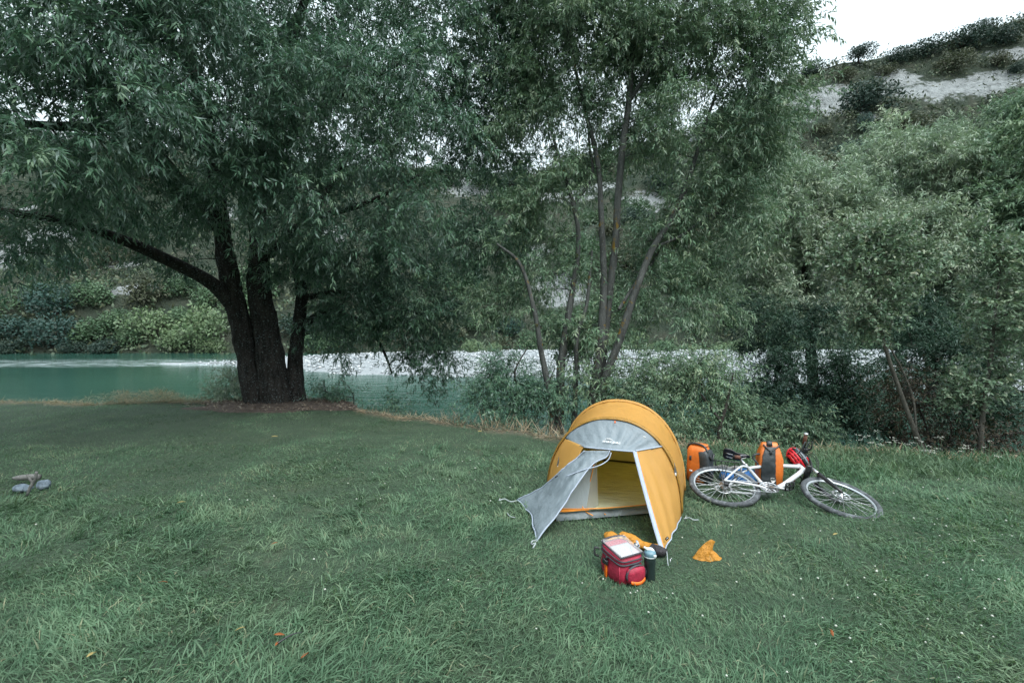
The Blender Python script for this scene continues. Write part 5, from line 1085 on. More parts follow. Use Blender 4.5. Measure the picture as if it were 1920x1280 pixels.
    tube(f, BW([BB, (.56, .10, 0), (.70, .265, 0), (.79, .375, 0), HB + (-.008, .035, 0)]), np.array([.026, .025, .024, .024, .026]) * s_, 12, smooth=True)
    tube(f, BW([BB, SC + (-.006, .03, 0)]), .0175 * s_, 12)
    tube(f, BW([HB, HT]), .025 * s_, 14)
    lathe(f, [(.028 * s_, -.036 * s_), (.028 * s_, .036 * s_)], BW(BB), 16, BA.T)
    for z in (-.062, .062):
        tube(f, BW([BB + (-.02, .0, np.sign(z) * .03), (.30, -.014, z * .8), (.12, -.006, z), (0, 0, z)]), np.array([.013, .012, .011, .010]) * s_, 9, smooth=True)
        tube(f, BW([SC + (-.0, -.03, np.sign(z) * .018), (.215, .335, z * .75), (.10, .16, z), (.0, .0, z)]), np.array([.011, .011, .010, .010]) * s_, 9, smooth=True)
        tube(f, BW([(.115, .19, z * .95), (.05, .08, z), (0, .0, z)]), .011 * s_, 8)
    tube(f, BW([(.215, .335, -.045), (.215, .335, .045)]), .009 * s_, 8)
    part(f, 'frame', M['frame_white'], root)
    part(tube(MB(), BW([(.55, .498, .010), (.72, .532, .012)]), .004, 5), 'frame_stripe', M['bike_black'], root)
    mb = MB(); tube(mb, BW([SC + (-.004, .02, 0), (.245, .555, 0), (.222, .615, 0)]), .0145 * s_, 10); lathe(mb, [(.021 * s_, -.012), (.021 * s_, .012)], BW(SC + (-.008, .032, 0)), 12, BA.T @ rot_axis((1, 0, 0), -R(90))); part(mb, 'seatpost', M['steel'], root)
    # saddle
    us = np.linspace(-.14, .14, 22); hwid = np.interp(us, [-.14, -.12, -.06, 0, .06, .12, .14], [.045, .072, .068, .036, .024, .018, .006]); hgt = np.interp(us, [-.14, -.1, 0, .1, .14], [.03, .022, .004, .006, -.004])
    th = np.linspace(0, 2 * np.pi, 16, endpoint=False); G = []
    for u_, w_, h_ in zip(us, hwid, hgt):
        yy = np.where(np.sin(th) > 0, .020, .028 * (np.abs(np.cos(th)) > .75) + .012) * np.sin(th)
        G.append(np.stack([np.full(16, u_ + .215), .645 + h_ + yy, w_ * np.cos(th)], -1))
    G = np.array(G).transpose(1, 0, 2); mb = MB(); mb.add(BW(G.reshape(-1, 3)), grid_faces(16, 22, True), np.array([np.arange(16)[::-1] * 22]), np.array([np.arange(16) * 22 + 21]))
    sa = part(mb, 'saddle', M['bike_black'], root)
    mb = MB()
    for z in (-.022, .022): tube(mb, BW([(.10, .640, z), (.17, .612, z), (.25, .612, z), (.33, .642, z * .5)]), .0035, 6, smooth=True)
    part(mb, 'saddle_rails', M['steel'], root, sub=sa)
    part(loft(MB(), [(0, 0, -.045, .024, .022), (0, 0, -.04, .03, .027), (0, 0, .035, .028, .025), (0, 0, .045, .02, .018)], 16, 3, fn=lambda V: BW(V[:, [2, 1, 0]] * 1.0 + np.array([.205, .56, .02]))), 'saddle_bag', M['bike_black'], root)
    part(tube(MB(), BW([(.175, .545, .035), (.235, .545, .035)]), .020, 8), 'saddle_bag_strap', M['grip_brown'], root)
    # rear rack
    mb = MB()
    for z in (-.055, .055):
        tube(mb, BW([(-.13, .40, z), (.02, .40, z), (.20, .40, z), (.27, .385, z * .3)]), .0045, 6)
        for x in (-.06, .02, .09): tube(mb, BW([(x, .40, z), (.0, .05, z * 1.1)]), .0042, 6)
    for x in (-.13, -.04, .06, .16): tube(mb, BW([(x, .40, -.055), (x, .40, .055)]), .0042, 6)
    part(mb, 'rear_rack', M['bike_black'], root)
    # crankset, pedals, chain, derailleur
    mb = MB()
    for r, z in ((.090, .050), (.066, .044), (.048, .038)):
        k = 40; th = np.linspace(0, 2 * np.pi, k, endpoint=False)
        G = np.array([[((r + .003 * (i % 2)) * math.cos(t), (r + .003 * (i % 2)) * math.sin(t), z), ((r - .014) * math.cos(t), (r - .014) * math.sin(t), z), ((r - .014) * math.cos(t), (r - .014) * math.sin(t), z - .003), ((r + .003 * (i % 2)) * math.cos(t), (r + .003 * (i % 2)) * math.sin(t), z - .003), ((r + .003 * (i % 2)) * math.cos(t), (r + .003 * (i % 2)) * math.sin(t), z)] for i, t in enumerate(th)])
        mb.add(BW(G.reshape(-1, 3) + BB), grid_faces(k, 5, True))
    for q in range(5):
        a = q * 2 * np.pi / 5 + .3; tube(mb, BW(np.array([(0, 0, .05), (.08 * math.cos(a), .08 * math.sin(a), .048)]) + BB), .006, 6)
    ca = np.array([math.cos(-.30), math.sin(-.30), 0])
    tube(mb, BW([BB + (0, 0, .058), BB + ca * .09 + (0, 0, .066), BB + ca * .172 + (0, 0, .07)]), np.array([.016, .013, .012]), 8)
    tube(mb, BW([BB - (0, 0, .058), BB - ca * .172 - (0, 0, .07)]), .013, 8); tube(mb, BW([BB - (0, 0, .07), BB + (0, 0, .07)]), .012, 8)
    part(mb, 'crankset', M['steel'], root)
    for sg in (1, -1):
        c = BB + sg * ca * .172 + np.array([0, 0, sg * .115]); mb = MB(); tube(mb, BW([c - (0, 0, sg * .045), c + (0, 0, sg * .045)]), .008, 8)
        Mp = rot_axis((0, 0, 1), .5)
        for a_, b_ in (((-.045, -.0, -.04), (-.045, 0, .04)), ((.045, 0, -.04), (.045, 0, .04)), ((-.045, 0, .04), (.045, 0, .04)), ((-.045, 0, -.04), (.045, 0, -.04)), ((-.045, 0, 0), (.045, 0, 0))):
            tube(mb, BW(np.array([a_, b_]) @ Mp.T + c), .0075, 6)
        part(mb, 'pedal', M['bike_black'], root)
    mb = MB(); tube(mb, BW([(0.005, .045, .034), BB + (-.01, .083, .048)]), .0042, 5); tube(mb, BW([(.03, -.085, .036), BB + (.0, -.088, .048)]), .0042, 5); tube(mb, BW([(0, -.045, .034), (.02, -.062, .036), (.03, -.085, .036)]), .0042, 5); part(mb, 'chain', M['steel'], root)
    mb = MB(); box(mb, BW((.012, -.04, .056)), (.04, .05, .02), BA.T); tube(mb, BW([(.012, -.05, .045), (.035, -.10, .042)]), .007, 6); part(mb, 'rear_derailleur', M['bike_black'], root)
    # fork, stem, handlebar
    mb = MB(); cr = HB + SAX * -.03; box(mb, FW(cr), (.05, .035, .17), (BA.T @ SM)); tube(mb, FW([HB + SAX * -.03, HT + SAX * .03]), .018 * s_, 10); 
    fk = part(mb, 'fork_crown', M['bike_black'], root)
    for z in (-.065, .065):
        off = np.array([math.sin(_st), math.cos(_st), 0]) * .028; zz = np.array([0, 0, z]); a0 = HB + SAX * .0 + off + zz; a1 = HB - SAX * .17 + off + zz; a2 = FAX + zz
        part(tube(MB(), FW([a0, a1]), .0155 * s_, 10), 'fork_stanchion', M['spoke'], root)
        mb = MB(); tube(mb, FW([HB - SAX * .145 + off + zz, HB - SAX * .17 + off + zz, (a1 * .3 + a2 * .7), a2]), np.array([.023, .022, .019, .014]) * s_, 10); lg = part(mb, 'fork_leg', M['bike_black'], root)
        part(tube(MB(), FW([a1 * .72 + a2 * .28 + (.012, .008, np.sign(z) * .01), a1 * .5 + a2 * .5 + (.012, .008, np.sign(z) * .01)]), .011, 6), 'fork_decal', M['white_print'], root, sub=lg)
    off = np.array([math.sin(_st), math.cos(_st), 0]) * .05; part(tube(MB(), FW([HB - SAX * .15 + off + (0, 0, -.065), HB - SAX * .11 + off * 1.3 + (0, 0, 0), HB - SAX * .15 + off + (0, 0, .065)]), .012, 8, smooth=True), 'fork_brace', M['bike_black'], root)
    st0 = HT + SAX * .045; st1 = st0 + np.array([.075, .045, 0]); mb = MB(); tube(mb, FW([st0 - SAX * .03, st0 + SAX * .02]), .022, 10); tube(mb, FW([st0, st1]), .018, 10); part(mb, 'stem', M['bike_black'], root)
    hbp = [st1 + np.array(v) for v in ((-.035, .02, -.32), (-.02, .02, -.2), (0, .02, -.12), (0, 0, -.04), (0, 0, .04), (0, .02, .12), (-.02, .02, .2), (-.035, .02, .32))]
    part(tube(MB(), FW(hbp), .0135, 10, smooth=True), 'handlebar', M['bike_black'], root)
    for sg in (-1, 1):
        e0 = st1 + np.array([-.024, .02, sg * .21]); e1 = st1 + np.array([-.036, .02, sg * .33])
        part(tube(MB(), FW([e0, e1]), .0185, 10), 'grip', M['grip_brown'], root); part(tube(MB(), FW([e1 + (0, 0, sg * .0), e1 + (-.002, 0, sg * .018)]), .021, 10), 'bar_plug', M['spoke'], root)
        mb = MB(); c = st1 + np.array([-.012, .02, sg * .165]); tube(mb, FW([c + (0, 0, -sg * .03), c + (.03, -.02, 0), c + (.055, -.03, sg * .03), c + (.045, -.03, sg * .11)]), np.array([.014, .012, .008, .006]), 8, smooth=True); box(mb, FW(c + (.01, -.015, -sg * .015)), (.045, .035, .05), BA.T); part(mb, 'brake_lever', M['bike_black'], root)
    for pts in ([(-.0, 0, -.15), (.09, -.02, -.10), (.10, -.10, -.02), (.05, -.2, -.05)], [(0, 0, .15), (.10, .0, .12), (.13, -.08, .05), (.07, -.22, .02), (-.02, -.25, .03)], [(0, 0, .14), (.11, -.01, .08), (.10, -.12, .03), (-.02, -.20, .02)]):
        part(tube(MB(), FW([st1 + np.array(p) for p in pts]), .0034, 5, smooth=True), 'brake_cable', M['cable'], root)
    part(tube(MB(), FW([st1 + np.array(p) for p in ((.02, .02, .10), (.07, .0, .04), (.09, -.05, -.02), (.06, -.12, -.04))]), .011, 6, smooth=True), 'cable_bundle', M['bike_black'], root)
bike()

# ------------------------------------------------------------------ panniers, blue bag, helmet
def pannier_left():
    p = on_ground(1311, 901); root = empty('pannier', p, 'orange pannier with its black back facing the bicycle, beside the tent', 'pannier', 'pair of orange and black panniers'); A = rotz(R(-42))
    fn = lambda V: V @ A.T + p
    def creased(V): W_ = fn(V); return W_ + (.009 * vnoise(V * np.array([1, 1, 1.8]), 13, 4, 3) - .008 * np.abs(vnoise(V * np.array([1, 1, 2.2]), 9, 14, 2)))[:, None] * np.array([.4, -1, .3])
    part(loft(MB(), [(0, 0, .0, .10, .075), (0, 0, .02, .118, .088), (.0, 0, .15, .118, .09), (.0, 0, .26, .114, .088), (-.004, 0, .33, .105, .08), (-.008, 0, .365, .09, .06), (-.01, .0, .38, .07, .035)], 40, 4.5, fn=creased), 'bag_body', M['pannier_orange'], root)
    part(loft(MB(), [(.070, 0, .01, .052, .079), (.073, 0, .05, .058, .094), (.073, 0, .27, .056, .094), (.060, 0, .325, .054, .087), (.05, 0, .35, .044, .06)], 24, 4.5, fn=creased), 'back_panel', M['pannier_black'], root)
    part(loft(MB(), [(-.005, 0, .375, .085, .03), (0, .004, .392, .088, .032), (.01, .012, .398, .07, .02)], 24, 3, fn=creased), 'roll_top', M['pannier_orange'], root)
    part(tube(MB(), fn(np.array([(-.122, -.02, .33), (-.098, -.03, .385), (-.02, -.034, .402), (.06, -.04, .385), (.105, -.05, .33)])), .010, 6, smooth=True), 'top_strap', M['pannier_black'], root)
    part(box(MB(), fn(np.array([[-.062, -.092, .255]]))[0], (.022, .008, .045), A), 'strap_loop', M['pannier_black'], root)
    part(box(MB(), fn(np.array([[-.055, -.093, .12]]))[0], (.03, .006, .018), A), 'reflector', M['white_print'], root)
    part(tube(MB(), fn(np.array([(.128, -.06, .30), (.137, -.05, .27), (.137, 0, .26), (.13, .05, .30)])), .009, 6, smooth=True), 'carry_hook', M['black_plastic'], root)
pannier_left()
def pannier_right():
    p = on_ground(1441, 909); root = empty('pannier', p, 'tall upright orange pannier with black front panel, behind the bicycle frame', 'pannier', 'pair of orange and black panniers'); A = rotz(R(-8)); fn = lambda V: V @ A.T + p
    def creased(V): return fn(V) + (.009 * vnoise(V * np.array([1, 1, 1.8]), 12, 8, 3) - .008 * np.abs(vnoise(V * np.array([1, 1, 2.2]), 9, 18, 2)))[:, None] * np.array([.4, -1, .3])
    part(loft(MB(), [(0, 0, 0, .10, .075), (0, 0, .02, .117, .088), (0, 0, .16, .122, .09), (0, 0, .28, .118, .086), (0, 0, .36, .100, .062), (0, 0, .41, .082, .036), (0, 0, .445, .07, .018)], 40, 4.5, fn=creased), 'bag_body', M['pannier_orange'], root)
    u, v = np.meshgrid(np.linspace(0, 1, 14), np.linspace(0, 1, 26), indexing='ij')
    z = .008 + .40 * v; yy = -np.interp(z, [0, .02, .16, .28, .36, .41, .445], [.075, .088, .09, .086, .062, .036, .018]) - .005; l = np.interp(v, [0, .5, .8, 1], [-.100, -.106, -.086, -.050]); r = np.interp(v, [0, .3, .5, .8, 1], [.040, .034, .030, .034, .046])
    G = np.stack([l + (r - l) * u, yy + .004 * (2 * np.abs(u - .5)) ** 3, z], -1)
    solid(part(sheet(MB(), creased(G.reshape(-1, 3)).reshape(G.shape)), 'front_panel', M['pannier_black'], root), .008)
    part(loft(MB(), [(-.01, -.012, .415, .034, .028), (-.01, -.015, .44, .028, .026), (-.005, -.01, .462, .022, .016)], 16, 3, fn=fn), 'roll_top', M['pannier_black'], root)
    part(tube(MB(), fn(np.array([(-.07, -.03, .43), (-.045, -.052, .40), (-.01, -.068, .372), (.03, -.058, .395), (.085, -.03, .42)])), .008, 6, smooth=True), 'top_strap', M['pannier_black'], root)
    part(box(MB(), fn(np.array([[-.012, -.078, .355]]))[0], (.02, .012, .03), A), 'buckle', M['black_plastic'], root)
    part(tube(MB(), fn(np.array([(-.10, -.03, .33), (-.16, -.05, .325), (-.175, -.05, .29), (-.14, -.06, .25), (-.12, -.05, .20)])), .010, 7, smooth=True), 'shoulder_strap', M['pannier_black'], root)
    # white round emblem low on the panel
    th = np.linspace(0, 2 * np.pi, 24, endpoint=False); rr = .024 * (1 + .10 * np.sin(3 * th + .4)); V = np.stack([.004 + rr * np.cos(th), np.full(24, -.108), .085 + rr * 1.05 * np.sin(th)], -1); V2 = V.copy(); V2[:, 1] += .012
    em = MB().add(fn(np.concatenate([V, V2])), np.array([np.arange(24)]), np.array([[i, (i + 1) % 24, 24 + (i + 1) % 24, 24 + i] for i in range(24)]))
    part(em, 'emblem', M['white_print'], root); part(tube(MB(), fn(np.array([(-.012, -.111, .104), (.0, -.112, .094), (.014, -.112, .100), (.022, -.111, .098)])), .0045, 5), 'emblem_mark', M['pannier_black'], root)
pannier_right()
def blue_bag():
    p = on_ground(1386, 902); root = empty('dry_bag', p, 'flat blue bag seen through the spokes of the rear wheel', 'bag'); A = rotz(R(-10)); fn = lambda V: V @ A.T + p + .012 * vnoise(V, 11, 6, 3)[:, None]
    part(loft(MB(), [(0, 0, 0, .17, .09), (0, 0, .03, .20, .115), (.01, 0, .08, .19, .105), (.01, 0, .115, .14, .07), (.01, 0, .125, .06, .03)], 32, 3, fn=fn), 'bag_body', M['blue_bag'], root)
    part(tube(MB(), fn(np.array([(-.08, -.12, .02), (-.07, -.11, .085), (-.06, 0, .128), (-.06, .11, .08)])), .010, 6, smooth=True), 'strap', M['black_plastic'], root)
blue_bag()
def grey_roll():
    p = on_ground(1345, 886); root = empty('cloth_roll', p, 'grey cloth roll between the orange pannier and the saddle', 'cloth'); A = rotz(R(-12)); q = np.linspace(0, 1, 24)
    V = np.stack([-.22 + .46 * q, .01 * np.sin(9 * q), .045 + .006 * np.sin(14 * q)], -1) @ A.T + p
    mb = MB(); tube(mb, V, .042 + .006 * np.sin(q * 23), 12); part(mb, 'roll', M['grey_cloth'], root)
    mb = MB(); tube(mb, np.array([(-.235, .0, .05), (-.20, .0, .05)]) @ A.T + p, .047, 12); part(mb, 'strap', M['black_plastic'], root)
grey_roll()
def helmet():
    p = at(1496, 859, 4.93); root = empty('helmet', p, 'red and black cycling helmet hanging from the handlebar', 'helmet')
    zu = unit(np.array([-.28, -.86, .42])); yu = np.array([.80, 0, .42]); yu = unit(yu - zu * (yu @ zu)); A = np.stack([np.cross(yu, zu), yu, zu], 1); fn = lambda V: .88 * (np.asarray(V, float) @ A.T) + p
    a, b, c = .128, .098, .095
    def el(th, ph, k=1.0): return np.stack([a * k * np.cos(ph) * np.sin(th), b * k * np.sin(ph) * np.sin(th), c * k * np.cos(th) - .02], -1)
    th, ph = np.meshgrid(np.linspace(.05, R(98), 18), np.linspace(0, 2 * np.pi, 48, endpoint=False), indexing='ij')
    G = el(th, ph, .90).transpose(1, 0, 2); part(MB().add(fn(G.reshape(-1, 3)), grid_faces(48, 18, True)), 'liner', M['helmet_black'], root)
    # ribs run front to back, split by vents
    def strip(y0, y1, x0, x1, k=1.0, n=20):
        u_, v_ = np.meshgrid(np.linspace(0, 1, n), np.linspace(0, 1, 5), indexing='ij'); x = x0 + (x1 - x0) * u_; y = y0 + (y1 - y0) * v_
        z = c * np.sqrt(np.maximum(.02, 1 - (x / a) ** 2 - (y / b) ** 2)) - .02; bul = .008 * np.sin(np.pi * v_)
        return fn((np.stack([x, y, z], -1) * (1 + bul[..., None] * 3)).reshape(-1, 3)).reshape(n, 5, 3)
    for y0, y1, x0, x1, mat in [(-.082, -.062, -.075, .07, 'helmet_red'), (-.05, -.033, -.105, .1, 'helmet_red'), (-.020, -.002, -.118, .118, 'helmet_red'), (.010, .026, -.118, .118, 'helmet_black'), (.036, .058, -.1, .1, 'helmet_grey'), (.066, .086, -.07, .02, 'helmet_black'), (.066, .084, .03, .07, 'helmet_red')]:
        solid(part(sheet(MB(), strip(y0, y1, x0, x1)), 'rib', M[mat], root), .012)
    for x0, x1, y0, y1, mat in [(-.07, -.05, -.085, .0, 'helmet_red'), (.03, .05, -.085, .0, 'helmet_red'), (-.015, .0, -.09, .0, 'helmet_red'), (-.06, -.045, .0, .085, 'helmet_grey'), (.02, .035, .0, .085, 'helmet_grey')]:
        u_, v_ = np.meshgrid(np.linspace(0, 1, 14), np.linspace(0, 1, 5), indexing='ij'); x = x0 + (x1 - x0) * v_; y = y0 + (y1 - y0) * u_; z = c * np.sqrt(np.maximum(.02, 1 - (x / a) ** 2 - (y / b) ** 2)) - .021
        solid(part(sheet(MB(), fn((np.stack([x, y, z], -1) * 1.01).reshape(-1, 3)).reshape(14, 5, 3)), 'cross_rib', M[mat], root), .010)
    th = np.linspace(0, 2 * np.pi, 49); rim = np.stack([a * .99 * np.cos(th), b * .99 * np.sin(th), np.full(49, -.022) + .012 * np.cos(2 * th)], -1)
    part(tube(MB(), fn(rim[:33]), .010, 6), 'rim', M['helmet_red'], root); part(tube(MB(), fn(rim[32:]), .010, 6), 'rim', M['helmet_black'], root)
    g = FW(HT + SAX * .045 + np.array([.05, .065, .24])); hp = p + np.array([-.02, -.03, .05])
    side = np.array([.012, .004, .004]); pth = smooth_path([hp, (hp + g) / 2 + np.array([-.012, -.03, .0]), g + np.array([-.005, -.02, .012])], 12)
    for off in (np.zeros(3), np.array([.045, .01, -.005])):
        solid(part(sheet(MB(), np.stack([pth + off - side, pth + off + side], 0)), 'chin_strap', M['pannier_black'], root), .004)
helmet()

# ------------------------------------------------------------------ things in front of the tent
def red_bag():
    p = on_ground(1163, 1103); root = empty('handlebar_bag', p, 'dark red handlebar bag with a clear map pocket on its lid', 'bag')
    A = rotz(R(27)); w, d, h = .205, .225, .150
    fn0 = lambda V: V @ A.T + p
    def fn(V): # sloping top, soft sides
        V = V.copy(); V[:, 2] += .035 * np.clip(V[:, 1] / d, 0, 1) * np.clip(V[:, 2] / h, 0, 1); return fn0(V) + (.009 * vnoise(V, 13, 3, 3))[:, None] * np.array([.5, -.7, .3])
    cx, cy = w / 2, d / 2
    part(loft(MB(), [(cx, cy, 0, cx * .86, cy * .86), (cx, cy, .015, cx * .98, cy * .98), (cx, cy, .07, cx * 1.07, cy * 1.06), (cx, cy, .125, cx * .96, cy * .96), (cx, cy, .142, cx * .92, cy * .92)], 48, 4, fn=fn), 'bag_body', M['red_nylon'], root)
    lid = part(loft(MB(), [(cx, cy, .136, cx * 1.0, cy * 1.0), (cx, cy, .15, cx * 1.02, cy * 1.02), (cx, cy, .165, cx * .98, cy * .98), (cx, cy, .172, cx * .8, cy * .8)], 48, 4, fn=fn), 'lid', M['red_nylon'], root)
    th = np.linspace(0, 2 * np.pi, 60); c, s = np.cos(th), np.sin(th); sx = np.sign(c) * np.abs(c) ** .5; sy = np.sign(s) * np.abs(s) ** .5
    ring = lambda k, z: fn(np.stack([cx + cx * k * sx, cy + cy * k * sy, np.full(60, z)], -1))
    part(tube(MB(), ring(1.02, .137), .0055, 6), 'lid_zip', M['dark_zip'], root, sub=lid); part(tube(MB(), ring(1.02, .160), .0045, 6), 'lid_piping', M['dark_zip'], root, sub=lid)
    # clear pocket with a folded paper map
    def lidp(x, y, z=.178):
        x, y = np.broadcast_arrays(np.asarray(x, float), np.asarray(y, float)); return fn(np.stack([x, y, np.full(x.shape, z)], -1).reshape(-1, 3)).reshape(x.shape + (3,))
    q = np.linspace(0, 1, 10); X, Y = np.meshgrid(.026 + .150 * q, .020 + .122 * q, indexing='ij')
    solid(part(sheet(MB(), lidp(X, Y, .180) + np.array([0, 0, .003])), 'paper_map', M['paper'], root, sub=lid), .003)
    pm = plain('map_ink', (.32, .36, .40), .7); 
    part(tube(MB(), lidp(np.array([.12, .135, .16]), np.array([.02, .06, .09]), .187), .0012, 4), 'map_line', pm, root, sub=lid)
    mc, t, bb, o = new_mat('clear_vinyl'); bb.inputs['Base Color'].default_value = (.9, .88, .9, 1); bb.inputs['Roughness'].default_value = .12
    trp = t.nodes.new('ShaderNodeBsdfTransparent'); ms = t.nodes.new('ShaderNodeMixShader'); ms.inputs[0].default_value = .22; t.links.new(trp.outputs[0], ms.inputs[1]); t.links.new(bb.outputs[0], ms.inputs[2]); t.links.new(ms.outputs[0], o.inputs[0])
    X, Y = np.meshgrid(.008 + .19 * q, .008 + .205 * q, indexing='ij'); part(sheet(MB(), lidp(X, Y, .190) + .002 * np.sin(X * 70)[..., None] * np.array([0, 0, 1])), 'clear_pocket', mc, root, sub=lid)
    e = [(.008, .008), (.198, .008), (.198, .20), (.11, .212), (.008, .20), (.008, .008)]
    part(tube(MB(), np.array([lidp(x, y, .188) for x, y in e[:2]]), .0058, 6), 'pocket_binding', M['dark_zip'], root, sub=lid)
    part(tube(MB(), np.array([lidp(x, y, .188) for x, y in (e[0], e[4])]), .0058, 6), 'pocket_binding', M['dark_zip'], root, sub=lid)
    part(tube(MB(), np.array([lidp(x, y, .186) for x, y in ((.198, .19), (.17, .218), (.10, .226), (.03, .218), (.006, .19))]), .0062, 6, smooth=True), 'pocket_binding', M['dark_zip'], root, sub=lid)
    # bulging pocket on the face towards the camera with zip and reflective strip
    pk = loft(MB(), [(0, 0, 0, .070, .052), (0, 0, .02, .074, .056), (0, 0, .036, .06, .045), (0, 0, .042, .035, .026)], 32, 3.5, fn=lambda V: fn(np.stack([.118 + V[:, 0], .004 - V[:, 2], .068 + V[:, 1]], -1)))
    pko = part(pk, 'side_pocket', M['red_nylon'], root)
    u_ = np.linspace(0, 1, 14)
    arch = lambda k, yv: np.stack([.118 + .078 * np.cos(R(195) - R(215) * u_) * k, np.full(14, yv), .068 + .062 * k * np.maximum(np.sin(R(195) - R(215) * u_), -.3)], -1)
    solid(part(sheet(MB(), np.stack([fn(arch(1.0, -.022)), fn(arch(1.0, -.004))], 0)), 'pocket_zip', M['dark_zip'], root, sub=pko), .006)
    v_ = np.linspace(0, 1, 12); s0 = np.stack([.062 + .115 * v_, np.full(12, -.034) - .010 * np.sin(np.pi * v_), .026 - .012 * np.sin(np.pi * v_)], -1)
    solid(part(sheet(MB(), np.stack([fn(s0), fn(s0 + np.array([0, .002, .022]))], 0)), 'orange_strip', M['hi_orange'], root, sub=pko), .003)
    # left face: orange strap and black buckle
    v_ = np.linspace(0, 1, 10); s0 = np.stack([np.full(10, -.010), .132 + .03 * v_ * 0, .012 + .080 * v_], -1)
    solid(part(sheet(MB(), np.stack([fn(s0 + np.array([0, .014, 0])), fn(s0 - np.array([0, .014, 0]))], 0)), 'orange_strip', M['hi_orange'], root), .003)
    mb = MB(); box(mb, fn(np.array([[-.014, .132, .105]]))[0], (.014, .05, .03), A); tube(mb, fn(np.array([(-.02, .11, .11), (-.026, .13, .122), (-.02, .15, .11)])), .005, 6); tube(mb, fn(np.array([(-.012, .132, .115), (-.008, .12, .142)])), .009, 6); part(mb, 'buckle', M['black_plastic'], root)
    part(tube(MB(), fn(np.array([(-.004, .21, .14), (-.03, .225, .145), (-.035, .22, .11), (-.01, .21, .10)])), .007, 6, smooth=True), 'mount_strap', M['black_plastic'], root)
    part(tube(MB(), fn(np.array([(-.004, .004, .135), (-.006, .0, .07), (-.002, .004, .01)])), .004, 6), 'corner_piping', M['red_nylon'], root)
red_bag()
def bottle():
    p = on_ground(1218, 1086); root = empty('water_bottle', p, 'dark water bottle with pale blue cap standing beside the red bag', 'bottle')
    part(lathe(MB(), [(.030, -.01), (.034, .0), (.0365, .03), (.0345, .07), (.0375, .115), (.0375, .145), (.034, .156), (.033, .160)], p, 28), 'bottle_body', M['bottle_smoke'], root)
    cp = part(lathe(MB(), [(.036, .158), (.0385, .162), (.0385, .183), (.036, .188), (.026, .196), (.012, .199)], p, 28), 'cap', M['cap_teal'], root)
    part(lathe(MB(), [(.0385, .156), (.0395, .159), (.0385, .162)], p, 28), 'cap_ring', M['cap_white'], root, sub=cp)
    mb = MB(); tube(mb, [p + np.array(v) for v in ((.022, 0, .188), (.005, 0, .203), (-.018, 0, .205), (-.040, -.004, .220))], np.array([.012, .013, .011, .006]), 8, smooth=True); part(mb, 'bite_valve', M['cap_white'], root, sub=cp)
    part(box(MB(), p + np.array([.022, -.033, .174]), (.02, .012, .014)), 'cap_latch', M['cap_white'], root, sub=cp)
bottle()
def crumple_tube(path, radii, flat=.7, n=44, sides=28, amp=.12, seed=0, freq=14):
    P = smooth_path(path, n); rr = np.interp(np.linspace(0, 1, n), np.linspace(0, 1, len(radii)), radii); V, F = tubes(P[None], rr[None], sides)
    c = np.repeat(P, sides, 0); d = V - c; nn = vnoise(V, freq, seed, 4); rd = 1 - np.abs(vnoise(V, freq * .8, seed + 5, 2)) * 2
    V = c + d * (1 + amp * nn + amp * .8 * rd)[:, None] * np.array([1, 1, flat]); V[:, 2] = np.maximum(V[:, 2], .004)
    return MB().add(V, F, np.array([np.arange(sides)[::-1]]), np.array([np.arange(sides) + (n - 1) * sides]))
